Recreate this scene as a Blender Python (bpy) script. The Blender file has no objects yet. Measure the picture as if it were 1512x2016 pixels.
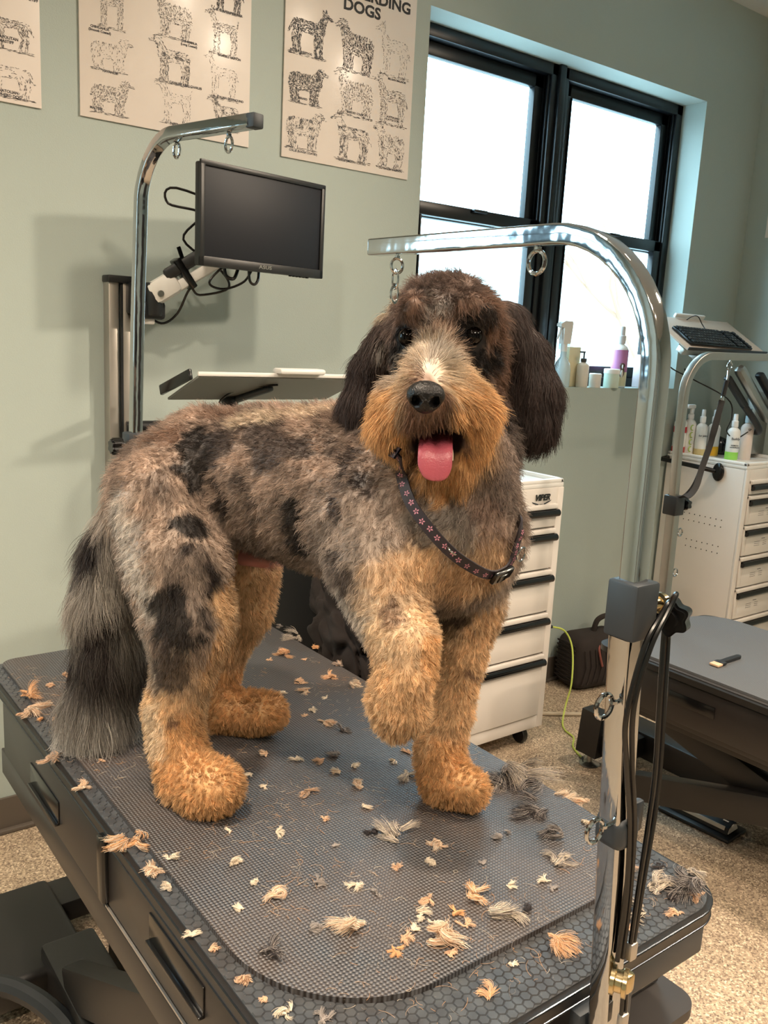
import bpy, bmesh, math, random
import numpy as np
from mathutils import Vector, Matrix, Euler

S = bpy.context.scene
COL = S.collection
PI = math.pi

# ------------------------------------------------------------------ camera
cam_d = bpy.data.cameras.new('camera'); cam = bpy.data.objects.new('camera', cam_d); COL.objects.link(cam)
cam_d.sensor_fit = 'VERTICAL'; cam_d.sensor_height = 36.0; cam_d.lens = 36.0 * 1725 / 2016
cam_d.clip_start = 0.02; cam_d.clip_end = 200
_x = Vector((0.79896447, -0.59908562, 0.05246136)); _d = Vector((-0.07744182, -0.18900244, -0.9789182)); _f = Vector((0.59637114, 0.77805816, -0.19740051))
cam.matrix_world = Matrix(((_x.x, -_d.x, -_f.x, 0), (_x.y, -_d.y, -_f.y, 0), (_x.z, -_d.z, -_f.z, 1.5), (0, 0, 0, 1)))
S.camera = cam

# ------------------------------------------------------------------ world, lights, exposure
S.view_settings.view_transform = 'Standard'; S.view_settings.look = 'None'
S.view_settings.exposure = 0.0; S.view_settings.gamma = 1.0; S.view_settings.use_curve_mapping = False
W = bpy.data.worlds.new('world'); S.world = W; W.use_nodes = True
_bg = W.node_tree.nodes['Background']; _bg.inputs[0].default_value = (0.52, 0.83, 1.0, 1); _bg.inputs[1].default_value = 12.5

def lamp(name, loc, power, size, col=(1.0, 0.82, 0.63), rot=(0, 0, 0), spread=180):
    l = bpy.data.lights.new(name, 'AREA'); l.shape = 'DISK'; l.size = size; l.energy = power; l.color = col; l.spread = math.radians(spread)
    o = bpy.data.objects.new(name, l); o.location = loc; o.rotation_euler = rot; COL.objects.link(o); return o
CEIL = 3.03
for i, (x, y, p) in enumerate([(0.1, 0.9, 32), (0.3, -1.1, 54), (2.2, -1.4, 54), (-1.2, -0.4, 44), (-1.3, 1.6, 44)]):
    lamp('ceiling_downlight', (x, y, CEIL - 0.02), p, 0.14, spread=140)
for (x, y, p) in ((3.2, 1.2, 13), (2.3, 0.1, 26), (1.5, 0.4, 12)): lamp('ceiling_downlight', (x, y, CEIL - 0.02), p, 0.14, spread=95)  # extra unseen downlights, added to brighten the floor and lower walls
for (x, y, p, tx, ty, tz) in ((3.2, 0.05, 11, .95, 2.0, 1.35), (1.9, 1.05, 4, .9, 2.5, 1.3)):   # track spots aimed at the tables
    d_ = Vector((tx - x, ty - y, tz - CEIL)); lamp('track_spotlight', (x, y, CEIL - 0.08), p, 0.16, rot=d_.to_track_quat('-Z', 'Y').to_euler(), spread=75)
_p = bpy.data.lights.new('window_portal', 'AREA'); _p.shape = 'RECTANGLE'; _p.size = 1.6; _p.size_y = 1.28; _p.cycles.is_portal = True
_po = bpy.data.objects.new('window_portal', _p); _po.location = (2.82, 2.75, 1.96); _po.rotation_euler = (-PI / 2, 0, 0); COL.objects.link(_po)
_po2 = bpy.data.objects.new('window_portal', _p); _po2.location = (-1.475, 2.75, 1.96); _po2.rotation_euler = (-PI / 2, 0, 0); COL.objects.link(_po2)
try:
    S.cycles.max_bounces = 8; S.cycles.transparent_max_bounces = 12; S.cycles.sample_clamp_indirect = 6; S.cycles.use_denoising = True
    S.cycles.caustics_reflective = False; S.cycles.caustics_refractive = False
    S.cycles_curves.shape = 'RIBBONS'
except Exception as e: print(e)

# ------------------------------------------------------------------ materials
def s2l(c):
    return tuple(((v / 255) / 12.92 if v / 255 <= 0.04045 else ((v / 255 + 0.055) / 1.055) ** 2.4) for v in c)
class NT:
    def __init__(self, m): self.t = m.node_tree; self.n = self.t.nodes; self.l = self.t.links
    def add(self, k, **kw):
        x = self.n.new(k)
        for a, b in kw.items(): setattr(x, a, b)
        return x
    def link(self, a, b): self.l.new(a, b)
MATS = {}
def mat(name, col, rough=0.5, metal=0.0, var=0.06, scale=30, bump=0.0, bscale=200, coat=0.0, spec=0.5, emit=0, col2=None, detail=4, crough=0.08):
    if name in MATS: return MATS[name]
    m = bpy.data.materials.new(name); m.use_nodes = True; t = NT(m); b = t.n['Principled BSDF']
    c = s2l(col); c2 = s2l(col2) if col2 else tuple(max(0, v * (1 - var)) for v in c)
    tc = t.add('ShaderNodeTexCoord'); nz = t.add('ShaderNodeTexNoise'); nz.inputs['Scale'].default_value = scale; nz.inputs['Detail'].default_value = detail
    t.link(tc.outputs['Object'], nz.inputs['Vector'])
    mx = t.add('ShaderNodeMix', data_type='RGBA'); mx.inputs[6].default_value = (*c, 1); mx.inputs[7].default_value = (*c2, 1)
    t.link(nz.outputs['Fac'], mx.inputs[0]); t.link(mx.outputs[2], b.inputs['Base Color'])
    b.inputs['Roughness'].default_value = rough; b.inputs['Metallic'].default_value = metal
    b.inputs['Specular IOR Level'].default_value = spec; b.inputs['Coat Weight'].default_value = coat; b.inputs['Coat Roughness'].default_value = crough
    if bump:
        n2 = t.add('ShaderNodeTexNoise'); n2.inputs['Scale'].default_value = bscale; n2.inputs['Detail'].default_value = 3
        t.link(tc.outputs['Object'], n2.inputs['Vector'])
        bp = t.add('ShaderNodeBump'); bp.inputs['Strength'].default_value = bump; bp.inputs['Distance'].default_value = 0.002
        t.link(n2.outputs['Fac'], bp.inputs['Height']); t.link(bp.outputs[0], b.inputs['Normal'])
    MATS[name] = m; return m
M_wall = mat('wall_paint', (172, 184, 179), 0.55, bump=0.25, bscale=260, var=0.02, spec=0.3)
M_ceil = mat('ceiling_paint', (214, 216, 214), 0.8, var=0.02)
M_base = mat('vinyl_baseboard', (92, 84, 76), 0.5)
M_frame = mat('window_frame_black', (14, 17, 22), 0.35, var=0.2)
M_chrome = mat('chrome', (186, 188, 190), 0.07, 1.0, var=0.10, scale=14, bump=0.55, bscale=14)
M_steel = mat('brushed_steel', (170, 168, 162), 0.32, 1.0, var=0.15, scale=25)
M_alu = mat('anodised_aluminium', (186, 180, 172), 0.38, 0.85, var=0.1)
M_brass = mat('pale_gold_metal', (196, 178, 138), 0.2, 1.0)
M_blkpl = mat('black_plastic', (26, 28, 31), 0.42, var=0.2)
M_slate = mat('slate_plastic', (40, 46, 52), 0.5, var=0.1)
M_blkgl = mat('glossy_black', (13, 13, 14), 0.2, var=0.2)
M_blkmt = mat('black_powder_coat', (27, 25, 24), 0.4, var=0.25, scale=8, bump=0.15, bscale=900)
M_rub = mat('black_rubber', (34, 34, 36), 0.55, var=0.3, scale=12, col2=(52, 45, 39))
M_cord = mat('black_cord', (12, 12, 13), 0.25)
M_white = mat('white_enamel', (226, 219, 212), 0.4, var=0.03)
M_groove = mat('shadow_gap_grey', (120, 114, 108), 0.6)
M_whpl = mat('white_plastic', (232, 230, 226), 0.4, var=0.03)
M_fabric = mat('black_brown_cloth', (46, 38, 35), 0.95, var=0.3, bump=0.4, bscale=700)
M_screen = mat('screen_glass', (26, 29, 36), 0.5, var=0.05, spec=.3)
M_bezel = mat('monitor_bezel', (27, 28, 29), 0.4)
M_ink = mat('print_ink_black', (26, 26, 30), 0.6)
M_pencil = mat('print_pencil_grey', (105, 100, 100), 0.6, var=0.3)
M_pencil2 = mat('print_pencil_dark', (58, 58, 64), 0.6, var=0.3)
M_paper = mat('laminated_poster', (230, 220, 212), 0.5, var=0.02, coat=0.35, crough=0.22)
M_web = mat('black_webbing', (22, 21, 22), 0.8)

def glass_mat():
    m = bpy.data.materials.new('window_glass'); m.use_nodes = True; t = NT(m); t.n.clear()
    o = t.add('ShaderNodeOutputMaterial'); mx = t.add('ShaderNodeMixShader'); tr = t.add('ShaderNodeBsdfTransparent'); gl = t.add('ShaderNodeBsdfGlossy')
    gl.inputs['Roughness'].default_value = 0.02; mx.inputs[0].default_value = 0.05
    t.link(tr.outputs[0], mx.inputs[1]); t.link(gl.outputs[0], mx.inputs[2]); t.link(mx.outputs[0], o.inputs[0]); return m
M_glass = glass_mat()

def floor_mat():
    m = bpy.data.materials.new('speckled_epoxy_floor'); m.use_nodes = True; t = NT(m); b = t.n['Principled BSDF']
    tc = t.add('ShaderNodeTexCoord'); v = t.add('ShaderNodeTexVoronoi'); v.inputs['Scale'].default_value = 230
    t.link(tc.outputs['Object'], v.inputs['Vector'])
    sp = t.add('ShaderNodeSeparateColor'); t.link(v.outputs['Color'], sp.inputs[0])
    r = t.add('ShaderNodeValToRGB'); e = r.color_ramp.elements
    e[0].position = 0; e[0].color = (*s2l((104, 88, 76)), 1); e[1].position = 1; e[1].color = (*s2l((228, 210, 184)), 1)
    for p, c in [(0.18, (138, 120, 102)), (0.5, (168, 149, 126)), (0.85, (190, 171, 146))]:
        q = e.new(p); q.color = (*s2l(c), 1)
    t.link(sp.outputs[0], r.inputs[0]); t.link(r.outputs[0], b.inputs['Base Color']); b.inputs['Roughness'].default_value = 0.5
    bp = t.add('ShaderNodeBump'); bp.inputs['Strength'].default_value = 0.3; bp.inputs['Distance'].default_value = 0.002
    t.link(sp.outputs[1], bp.inputs['Height']); t.link(bp.outputs[0], b.inputs['Normal']); return m
M_floor = floor_mat()

def weave_mat(name, pitch, c_hi, c_lo, dust, dust_amt=0.5, rough=0.5, bumps=0.8):
    m = bpy.data.materials.new(name); m.use_nodes = True; t = NT(m); b = t.n['Principled BSDF']
    tc = t.add('ShaderNodeTexCoord'); sx = t.add('ShaderNodeSeparateXYZ'); t.link(tc.outputs['Object'], sx.inputs[0])
    def sn(sock, k):
        a = t.add('ShaderNodeMath', operation='MULTIPLY'); a.inputs[1].default_value = k; t.link(sock, a.inputs[0])
        s = t.add('ShaderNodeMath', operation='SINE'); t.link(a.outputs[0], s.inputs[0]); return s.outputs[0]
    k = 2 * PI / pitch
    p = t.add('ShaderNodeMath', operation='ADD'); t.link(sn(sx.outputs[0], k), p.inputs[0]); t.link(sn(sx.outputs[1], k), p.inputs[1])
    mr = t.add('ShaderNodeMapRange'); mr.inputs[1].default_value = -1.2; mr.inputs[2].default_value = 1.6; t.link(p.outputs[0], mr.inputs[0])
    mx = t.add('ShaderNodeMix', data_type='RGBA'); mx.inputs[6].default_value = (*s2l(c_lo), 1); mx.inputs[7].default_value = (*s2l(c_hi), 1); t.link(mr.outputs[0], mx.inputs[0])
    nz = t.add('ShaderNodeTexNoise'); nz.inputs['Scale'].default_value = 5; nz.inputs['Detail'].default_value = 8; nz.inputs['Roughness'].default_value = 0.65; t.link(tc.outputs['Object'], nz.inputs['Vector'])
    r2 = t.add('ShaderNodeMapRange'); r2.inputs[1].default_value = 0.42; r2.inputs[2].default_value = 0.68; r2.inputs[4].default_value = dust_amt; t.link(nz.outputs['Fac'], r2.inputs[0])
    m2 = t.add('ShaderNodeMix', data_type='RGBA'); m2.inputs[7].default_value = (*s2l(dust), 1); t.link(r2.outputs[0], m2.inputs[0]); t.link(mx.outputs[2], m2.inputs[6])
    n3 = t.add('ShaderNodeTexNoise'); n3.inputs['Scale'].default_value = 260; n3.inputs['Detail'].default_value = 5; n3.inputs['Distortion'].default_value = 2.0; t.link(tc.outputs['Object'], n3.inputs['Vector'])
    r3 = t.add('ShaderNodeMapRange'); r3.inputs[1].default_value = 0.66; r3.inputs[2].default_value = 0.75; r3.inputs[4].default_value = 0.5; t.link(n3.outputs['Fac'], r3.inputs[0])
    m3 = t.add('ShaderNodeMix', data_type='RGBA'); m3.inputs[7].default_value = (*s2l((150, 136, 122)), 1); t.link(r3.outputs[0], m3.inputs[0]); t.link(m2.outputs[2], m3.inputs[6])
    t.link(m3.outputs[2], b.inputs['Base Color']); b.inputs['Roughness'].default_value = rough
    bp = t.add('ShaderNodeBump'); bp.inputs['Strength'].default_value = bumps; bp.inputs['Distance'].default_value = 0.0012
    t.link(mr.outputs[0], bp.inputs['Height']); t.link(bp.outputs[0], b.inputs['Normal']); return m
M_mat = weave_mat('woven_rubber_mat', 0.0048, (94, 95, 98), (24, 23, 24), (84, 66, 52), 0.45, 0.42)
M_mat2 = weave_mat('fine_rubber_mat', 0.004, (96, 98, 101), (58, 60, 62), (80, 80, 80), 0.3, 0.6, 0.4)
M_hex = weave_mat('hex_rubber', 0.03, (70, 74, 78), (58, 61, 65), (52, 44, 38), 0.6, 0.36, 0.0)

# ------------------------------------------------------------------ object helpers
def tag(o, label=None, cat=None, group=None, kind=None):
    if label: o['label'] = label
    if cat: o['category'] = cat
    if group: o['group'] = group
    if kind: o['kind'] = kind
    return o
def thing(name, label, cat, loc=(0, 0, 0), group=None, rz=0):
    o = bpy.data.objects.new(name, None); o.location = loc; o.rotation_euler = (0, 0, rz); o.empty_display_size = 0.05; COL.objects.link(o)
    return tag(o, label, cat, group)
def link(name, me, m, parent=None):
    o = bpy.data.objects.new(name, me)
    for x in (m if isinstance(m, (list, tuple)) else [m]): me.materials.append(x)
    COL.objects.link(o)
    if parent is not None: o.parent = parent; o.matrix_parent_inverse = Matrix.Identity(4)
    return o
def setp(o, parent):   # parent keeping world placement (parents are axis aligned or not)
    bpy.context.view_layer.update(); o.parent = parent; o.matrix_parent_inverse = parent.matrix_world.inverted(); return o
class MB:
    def __init__(self): self.v = []; self.f = []; self.mi = []; self.cur = 0
    def add(self, vs, fs, M=None):
        n = len(self.v)
        self.v += [tuple(M @ Vector(p)) if M is not None else tuple(p) for p in vs]
        self.f += [tuple(i + n for i in q) for q in fs]; self.mi += [self.cur] * len(fs); return self
    def box(self, c, s, bev=0.0, M=None, seg=2):
        bm = bmesh.new(); bmesh.ops.create_cube(bm, size=1.0)
        for v in bm.verts: v.co = Vector((v.co.x * s[0], v.co.y * s[1], v.co.z * s[2]))
        if bev > 0: bmesh.ops.bevel(bm, geom=bm.edges[:], offset=min(bev, min(s) * 0.45), segments=seg, affect='EDGES', profile=0.5)
        for v in bm.verts: v.co += Vector(c)
        bm.verts.index_update(); self.add([v.co[:] for v in bm.verts], [[v.index for v in f.verts] for f in bm.faces], M); bm.free(); return self
    def tube(self, pts, r, n=12, M=None, cap=True, square=False, up=(0, 0, 1)):
        P = [Vector(p) for p in pts]; R = r if isinstance(r, (list, tuple)) else [r] * len(P)
        vs = []; fs = []; prev = None
        if square:
            h = 1.0; c = 0.22; prof = []
            for sx, sy in ((1, 1), (-1, 1), (-1, -1), (1, -1)):
                for a in ((0, 1, 2) if True else ()):
                    pass
            for q in range(4):
                a0 = q * PI / 2
                for kk in range(4):
                    a = a0 + kk * (PI / 2) / 3
                    cx, cy = (h - c) * (1 if q in (0, 3) else -1), (h - c) * (1 if q in (0, 1) else -1)
                    prof.append((cx + c * math.cos(a), cy + c * math.sin(a)))
            n = len(prof)
        else: prof = [(math.cos(2 * PI * i / n), math.sin(2 * PI * i / n)) for i in range(n)]
        for i, p in enumerate(P):
            t = ((P[min(i + 1, len(P) - 1)] - P[max(i - 1, 0)])).normalized()
            if prev is None:
                u = Vector(up) if abs(t.dot(Vector(up))) < 0.95 else Vector((1, 0, 0))
                u = (u - t * u.dot(t)).normalized()
            else: u = (prev - t * prev.dot(t)).normalized()
            prev = u; w = t.cross(u)
            for a, b in prof: vs.append(p + (u * a + w * b) * R[i])
        for i in range(len(P) - 1):
            for j in range(n): fs.append((i * n + j, i * n + (j + 1) % n, (i + 1) * n + (j + 1) % n, (i + 1) * n + j))
        if cap: fs.append(tuple(range(n))[::-1]); fs.append(tuple((len(P) - 1) * n + j for j in range(n)))
        return self.add(vs, fs, M)
    def lathe(self, prof, c=(0, 0, 0), n=24, M=None, sx=1, sy=1):
        vs = []; fs = []
        for r, z in prof:
            for i in range(n): a = 2 * PI * i / n; vs.append((c[0] + r * math.cos(a) * sx, c[1] + r * math.sin(a) * sy, c[2] + z))
        for k in range(len(prof) - 1):
            for i in range(n): fs.append((k * n + i, k * n + (i + 1) % n, (k + 1) * n + (i + 1) % n, (k + 1) * n + i))
        fs.append(tuple(range(n))[::-1]); fs.append(tuple((len(prof) - 1) * n + i for i in range(n)))
        return self.add(vs, fs, M)
    def prism(self, poly, z0, z1, M=None):
        n = len(poly); vs = [(x, y, z0) for x, y in poly] + [(x, y, z1) for x, y in poly]
        fs = [tuple(range(n))[::-1], tuple(range(n, 2 * n))] + [(i, (i + 1) % n, (i + 1) % n + n, i + n) for i in range(n)]
        return self.add(vs, fs, M)
    def torus(self, c, R, r, M=None, n=24, k=8, axis='z'):
        vs = []; fs = []
        for i in range(n):
            a = 2 * PI * i / n
            for j in range(k):
                b = 2 * PI * j / k; x = (R + r * math.cos(b)) * math.cos(a); y = (R + r * math.cos(b)) * math.sin(a); z = r * math.sin(b)
                q = {'z': (x, y, z), 'x': (z, x, y), 'y': (x, z, y)}[axis]; vs.append((c[0] + q[0], c[1] + q[1], c[2] + q[2]))
        for i in range(n):
            for j in range(k): fs.append((i * k + j, ((i + 1) % n) * k + j, ((i + 1) % n) * k + (j + 1) % k, i * k + (j + 1) % k))
        return self.add(vs, fs, M)
    def ell(self, c, r, n=20, k=12, M=None):
        prof = [(math.sin(PI * i / k), -math.cos(PI * i / k)) for i in range(k + 1)]
        vs = []; fs = []
        for a, z in prof:
            for i in range(n): t = 2 * PI * i / n; vs.append((c[0] + r[0] * a * math.cos(t), c[1] + r[1] * a * math.sin(t), c[2] + r[2] * z))
        for q in range(k):
            for i in range(n): fs.append((q * n + i, q * n + (i + 1) % n, (q + 1) * n + (i + 1) % n, (q + 1) * n + i))
        return self.add(vs, fs, M)
    def build(self, name, m, parent=None, smooth=True, angle=35):
        me = bpy.data.meshes.new(name); me.from_pydata(self.v, [], self.f); me.update()
        bm = bmesh.new(); bm.from_mesh(me); bmesh.ops.recalc_face_normals(bm, faces=bm.faces)
        if smooth:
            for f in bm.faces: f.smooth = True
            ca = math.radians(angle)
            for e in bm.edges:
                if len(e.link_faces) == 2 and e.calc_face_angle(0) > ca: e.smooth = False
        has = len(self.mi) == len(bm.faces) and any(self.mi)
        bm.to_mesh(me); bm.free()
        o = link(name, me, m, parent)
        if has and len(me.polygons) == len(self.mi): me.polygons.foreach_set('material_index', self.mi)
        return o
def L(parent, p):   # world point to a parent's local frame (parents only translated)
    return (p[0] - parent.location.x, p[1] - parent.location.y, p[2] - parent.location.z)
def rrect(x0, y0, x1, y1, r, n=10, rs=None):
    rs = rs or (r, r, r, r); out = []
    for (cx, cy, a0), q in zip(((x1, y1, 0), (x0, y1, 90), (x0, y0, 180), (x1, y0, 270)), rs):
        sx = -1 if cx == x1 else 1; sy = -1 if cy == y1 else 1
        for i in range(n + 1):
            a = math.radians(a0 + 90 * i / n); out.append((cx + sx * q + q * math.cos(a), cy + sy * q + q * math.sin(a)))
    return out
def smooth_path(pts, k=6):   # Catmull-Rom
    P = [Vector(p) for p in pts]; out = []
    for i in range(len(P) - 1):
        a, b, c, d = P[max(i - 1, 0)], P[i], P[i + 1], P[min(i + 2, len(P) - 1)]
        for j in range(k):
            t = j / k; out.append(0.5 * ((2 * b) + (-a + c) * t + (2 * a - 5 * b + 4 * c - d) * t * t + (-a + 3 * b - 3 * c + d) * t ** 3))
    out.append(P[-1]); return out
def text(name, s, size, M, m, parent=None, ext=0.0002, bold=0.0, align='CENTER', sx=1.0, shear=0.0):
    c = bpy.data.curves.new(name, 'FONT'); c.body = s; c.size = size; c.extrude = ext; c.offset = bold; c.align_x = align; c.align_y = 'CENTER'; c.shear = shear; c.resolution_u = 3
    c.materials.append(m); o = bpy.data.objects.new(name, c); COL.objects.link(o)
    o.matrix_world = M @ Matrix.Diagonal((sx, 1, 1, 1))
    bpy.context.view_layer.update(); me = bpy.data.meshes.new_from_object(o.evaluated_get(bpy.context.evaluated_depsgraph_get())); mw = o.matrix_world.copy()
    bpy.data.objects.remove(o); o = bpy.data.objects.new(name, me); COL.objects.link(o); o.matrix_world = mw
    if not me.materials: me.materials.append(m)
    if parent is not None: bpy.context.view_layer.update(); o.parent = parent; o.matrix_parent_inverse = parent.matrix_world.inverted()
    return o
FACE_Y = Matrix.Rotation(PI / 2, 4, 'X')       # lettering that stands up and faces -Y
def atm(p, R=FACE_Y): return Matrix.Translation(p) @ R
def struct(name, mb, m, parent=None, smooth=False):
    o = mb.build(name, m, parent, smooth)
    if parent is None: o['kind'] = 'structure'
    return o
random.seed(4); rng = np.random.default_rng(4)

# ------------------------------------------------------------------ the room
XL, XR, YB, YF = -2.6, 4.05, 2.52, -3.2
b = MB(); b.box(((XL + XR) / 2, (YB + YF) / 2, -0.05), (XR - XL + 0.6, YB - YF + 0.6, 0.1)); struct('floor', b, M_floor)
b = MB(); b.box(((XL + XR) / 2, (YB + YF) / 2, CEIL + 0.05), (XR - XL + 0.6, YB - YF + 0.6, 0.1)); struct('ceiling', b, M_ceil)
WX0, WX1, WZ0, WZ1 = 2.016, 3.62, 1.3245, 2.595
T = 0.20
def wbox(b, x0, x1, z0, z1): b.box(((x0 + x1) / 2, YB + T / 2, (z0 + z1) / 2), (x1 - x0, T, z1 - z0))
b = MB(); 
VX0, VX1 = -2.25, -.70    # the other pair of windows, left of the frame
wbox(b, XL - .2, VX0, 0, CEIL); wbox(b, VX1, WX0, 0, CEIL); wbox(b, VX0, VX1, 0, WZ0); wbox(b, VX0, VX1, WZ1, CEIL); wbox(b, WX1, XR + .2, 0, CEIL); wbox(b, WX0, WX1, 0, WZ0); wbox(b, WX0, WX1, WZ1, CEIL); struct('wall_back', b, M_wall)
b = MB(); b.box((XR + 0.1, (YB + YF) / 2, CEIL / 2), (0.2, YB - YF, CEIL)); struct('wall_right', b, M_wall)
b = MB(); b.box((XL - 0.1, (YB + YF) / 2, CEIL / 2), (0.2, YB - YF, CEIL)); struct('wall_left', b, M_wall)
b = MB(); b.box(((XL + XR) / 2, YF - 0.1, CEIL / 2), (XR - XL + .4, 0.2, CEIL)); struct('wall_front', b, M_wall)
b = MB(); b.box(((XL + XR) / 2, YB - 0.004, 0.055), (XR - XL, 0.008, 0.11), 0.002); b.box(((XL + XR) / 2, YB - 0.012, 0.007), (XR - XL, 0.022, 0.014), 0.004); struct('baseboard_back', b, M_base)
b = MB(); b.box((XR - 0.004, (YB + YF) / 2, 0.055), (0.008, YB - YF, 0.11), 0.002); struct('baseboard_right', b, M_base)

# twin double hung windows, one object each
def window(name, x0, x1, handle):
    w = thing(name, None, None, (x0, 2.64, WZ0)); w['kind'] = 'structure'
    z0, z1, y = WZ0, WZ1, 2.645
    f = 0.045
    b = MB()
    b.box(((x0 + x1) / 2, y + .03, z1 - f / 2), (x1 - x0, .07, f), .004); b.box(((x0 + x1) / 2, y + .03, z0 + .02), (x1 - x0, .09, .04), .004)
    b.box((x0 + f / 2, y + .03, (z0 + z1) / 2), (f, .07, z1 - z0), .004); b.box((x1 - f / 2, y + .03, (z0 + z1) / 2), (f, .07, z1 - z0), .004)
    for k in range(3):   # jamb tracks
        for s, xx in ((1, x0 + f), (-1, x1 - f)): b.box((xx + s * .006, y + .008 + k * .02, (z0 + z1) / 2), (.012, .007, z1 - z0), .001)
    o = b.build('window_frame', M_frame); setp(o, w)
    zm = 1.955
    def sash(nm, a, c, yy, st=.052, top=.05, bot=.05):
        xa, xb = x0 + f + .008, x1 - f - .008
        b = MB(); b.box(((xa + xb) / 2, yy, c - top / 2), (xb - xa, .03, top), .005); b.box(((xa + xb) / 2, yy, a + bot / 2), (xb - xa, .03, bot), .005)
        b.box((xa + st / 2, yy, (a + c) / 2), (st, .03, c - a), .005); b.box((xb - st / 2, yy, (a + c) / 2), (st, .03, c - a), .005)
        for q in (xa + st, xb - st): b.box((q, yy - .004, (a + c) / 2), (.006, .03, c - a - top - bot), .001)
        if nm == 'lower_sash': b.box(((xa + xb) / 2, yy - .02, c - .008), (.07, .03, .012), .004)
        s = b.build(nm, M_frame); setp(s, w)
        b = MB(); b.box(((xa + xb) / 2, yy + .003, (a + c) / 2), (xb - xa - 2 * st, .004, c - a - top - bot)); g = b.build('pane', M_glass, None, False); setp(g, s)
    sash('upper_sash', zm - .015, z1 - f, y + .045); sash('lower_sash', z0 + .04, zm + .04, y + .012)
    return w
window('window_1', WX0, 2.795, 1); window('window_2', 2.805, WX1, 1); window('window_3', VX0, -1.48, 1); window('window_4', -1.47, VX1, 1)
b = MB(); b.box((2.8, 2.65, (WZ0 + WZ1) / 2), (.035, .05, WZ1 - WZ0), .004); struct('trim_1', b, M_frame, None, True)

# outside
M_snow = mat('outside_pavement', (190, 192, 190), 0.9); M_bark = mat('pale_bark', (140, 108, 86), 0.9); M_house = mat('pale_siding', (196, 196, 190), 0.8); M_hw = mat('house_window', (84, 104, 112), 0.3)
b = MB(); b.box((30, 42, -0.9), (160, 76, .1)); struct('ground', b, M_snow)
def tree(name, base, h, seed, label):
    rd = random.Random(seed); b = MB()
    def br(p, d, l, r, dep):
        q = p + d * l; b.tube([p, (p + q) / 2 + Vector((rd.uniform(-.04, .04), 0, rd.uniform(-.03, .03))) * l, q], [r, r * .85, r * .68], 7)
        if dep == 0: return
        for k in range(2 + (rd.random() < .5)):
            nd = (d + Vector((rd.uniform(-.9, .9), rd.uniform(-.7, .7), rd.uniform(-.15, .45)))).normalized(); br(q, nd, l * rd.uniform(.55, .8), r * .6, dep - 1)
    br(Vector(base), Vector((0.02, 0, 1)), h * .3, .12, 4)
    return tag(b.build(name, M_bark), label, 'tree')
tree('bare_tree', (14.05, 10.4, -.85), 6.0, 5, 'bare leafless tree seen through the right-hand lower window pane')
hs = thing('house', 'pale distant house with a small dark window seen through the glass', 'house', (24, 23, -.85))
b = MB(); b.box((0, 0, 2.2), (7, 5, 4.4)); b.build('wall', M_house, hs, False)
b = MB(); b.prism([(-3.8, 0), (3.8, 0), (0, 2.2)], -2.8, 2.8, Matrix.Translation((0, 0, 4.4)) @ Matrix.Rotation(PI / 2, 4, 'X')); b.build('roof', M_house, hs, False)
for q_ in (((-3.52, 0.0, 2.6), (.06, .5, .8)), ((-1.0, -2.52, 2.6), (.5, .06, .8))):
    b = MB(); b.box(*q_); b.build('house_window', M_hw, hs, False)

# unseen dark panels added around the room for the chrome to reflect
M_reflpanel = mat('dark_reflection_panel', (58, 50, 46), .5)
for i, (c, sz) in enumerate((((.9, YF + .02, 1.05), (.95, .04, 2.1)), ((3.0, YF + .02, 1.05), (.95, .04, 2.1)), ((XL + .02, .3, 1.05), (.04, 1.0, 2.1)))):
    b = MB(); b.box(c, sz, .004); d_ = struct('reflection_panel_%d' % (i + 1), b, M_reflpanel)
# ------------------------------------------------------------------ posters on the back wall
def seg_d(x, y, s):
    ax, ay, bx, by, ra, rb = s; dx, dy = bx - ax, by - ay; t = max(0, min(1, ((x - ax) * dx + (y - ay) * dy) / (dx * dx + dy * dy + 1e-9)))
    return math.hypot(x - ax - dx * t, y - ay - dy * t) - (ra + (rb - ra) * t)
def dog_shape(rd, kind):
    lw, bd, hh, el, sh = dict(slim=(.03, .10, .05, 1, 0), shaggy=(.06, .17, .095, 0, 1), herd=(.035, .13, .062, 1, 0), fluffy=(.05, .18, .085, 0, 1), toy=(.03, .11, .075, 1, 0), spaniel=(.035, .13, .08, 2, 0))[kind]
    s = [(.34, .56, .80, .58, bd, bd * .9), (.32, .62, .22, .82, bd * .8, hh), (.20, .86, .17, .86, hh * 1.15, hh), (.15, .85, .05, .82, hh * .6, hh * .42),
         (.31, .5, .29, .05, lw * 1.5, lw), (.40, .5, .40, .04, lw * 1.5, lw), (.82, .55, .88, .28, lw * 2.6, lw * 1.1), (.88, .28, .84, .04, lw * 1.1, lw), (.76, .52, .78, .26, lw * 2.4, lw * 1.1), (.78, .26, .73, .04, lw * 1.1, lw),
         (.28, .03, .26, .03, lw, lw), (.39, .03, .36, .03, lw, lw)]
    if el == 1: s += [(.20, .92, .205, 1.0, .03, .008), (.25, .91, .265, .985, .03, .008)]
    if el == 2: s += [(.25, .88, .28, .70, .035, .05)]
    if kind in ('herd', 'slim', 'toy'): s += [(.89, .6, .98, .40, .03, .018)] if kind != 'toy' else [(.89, .62, .93, .8, .02, .01)]
    if sh: s += [(.3, .45, .85, .42, .1, .12), (.2, .78, .24, .66, .07, .08)]
    return s
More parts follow.
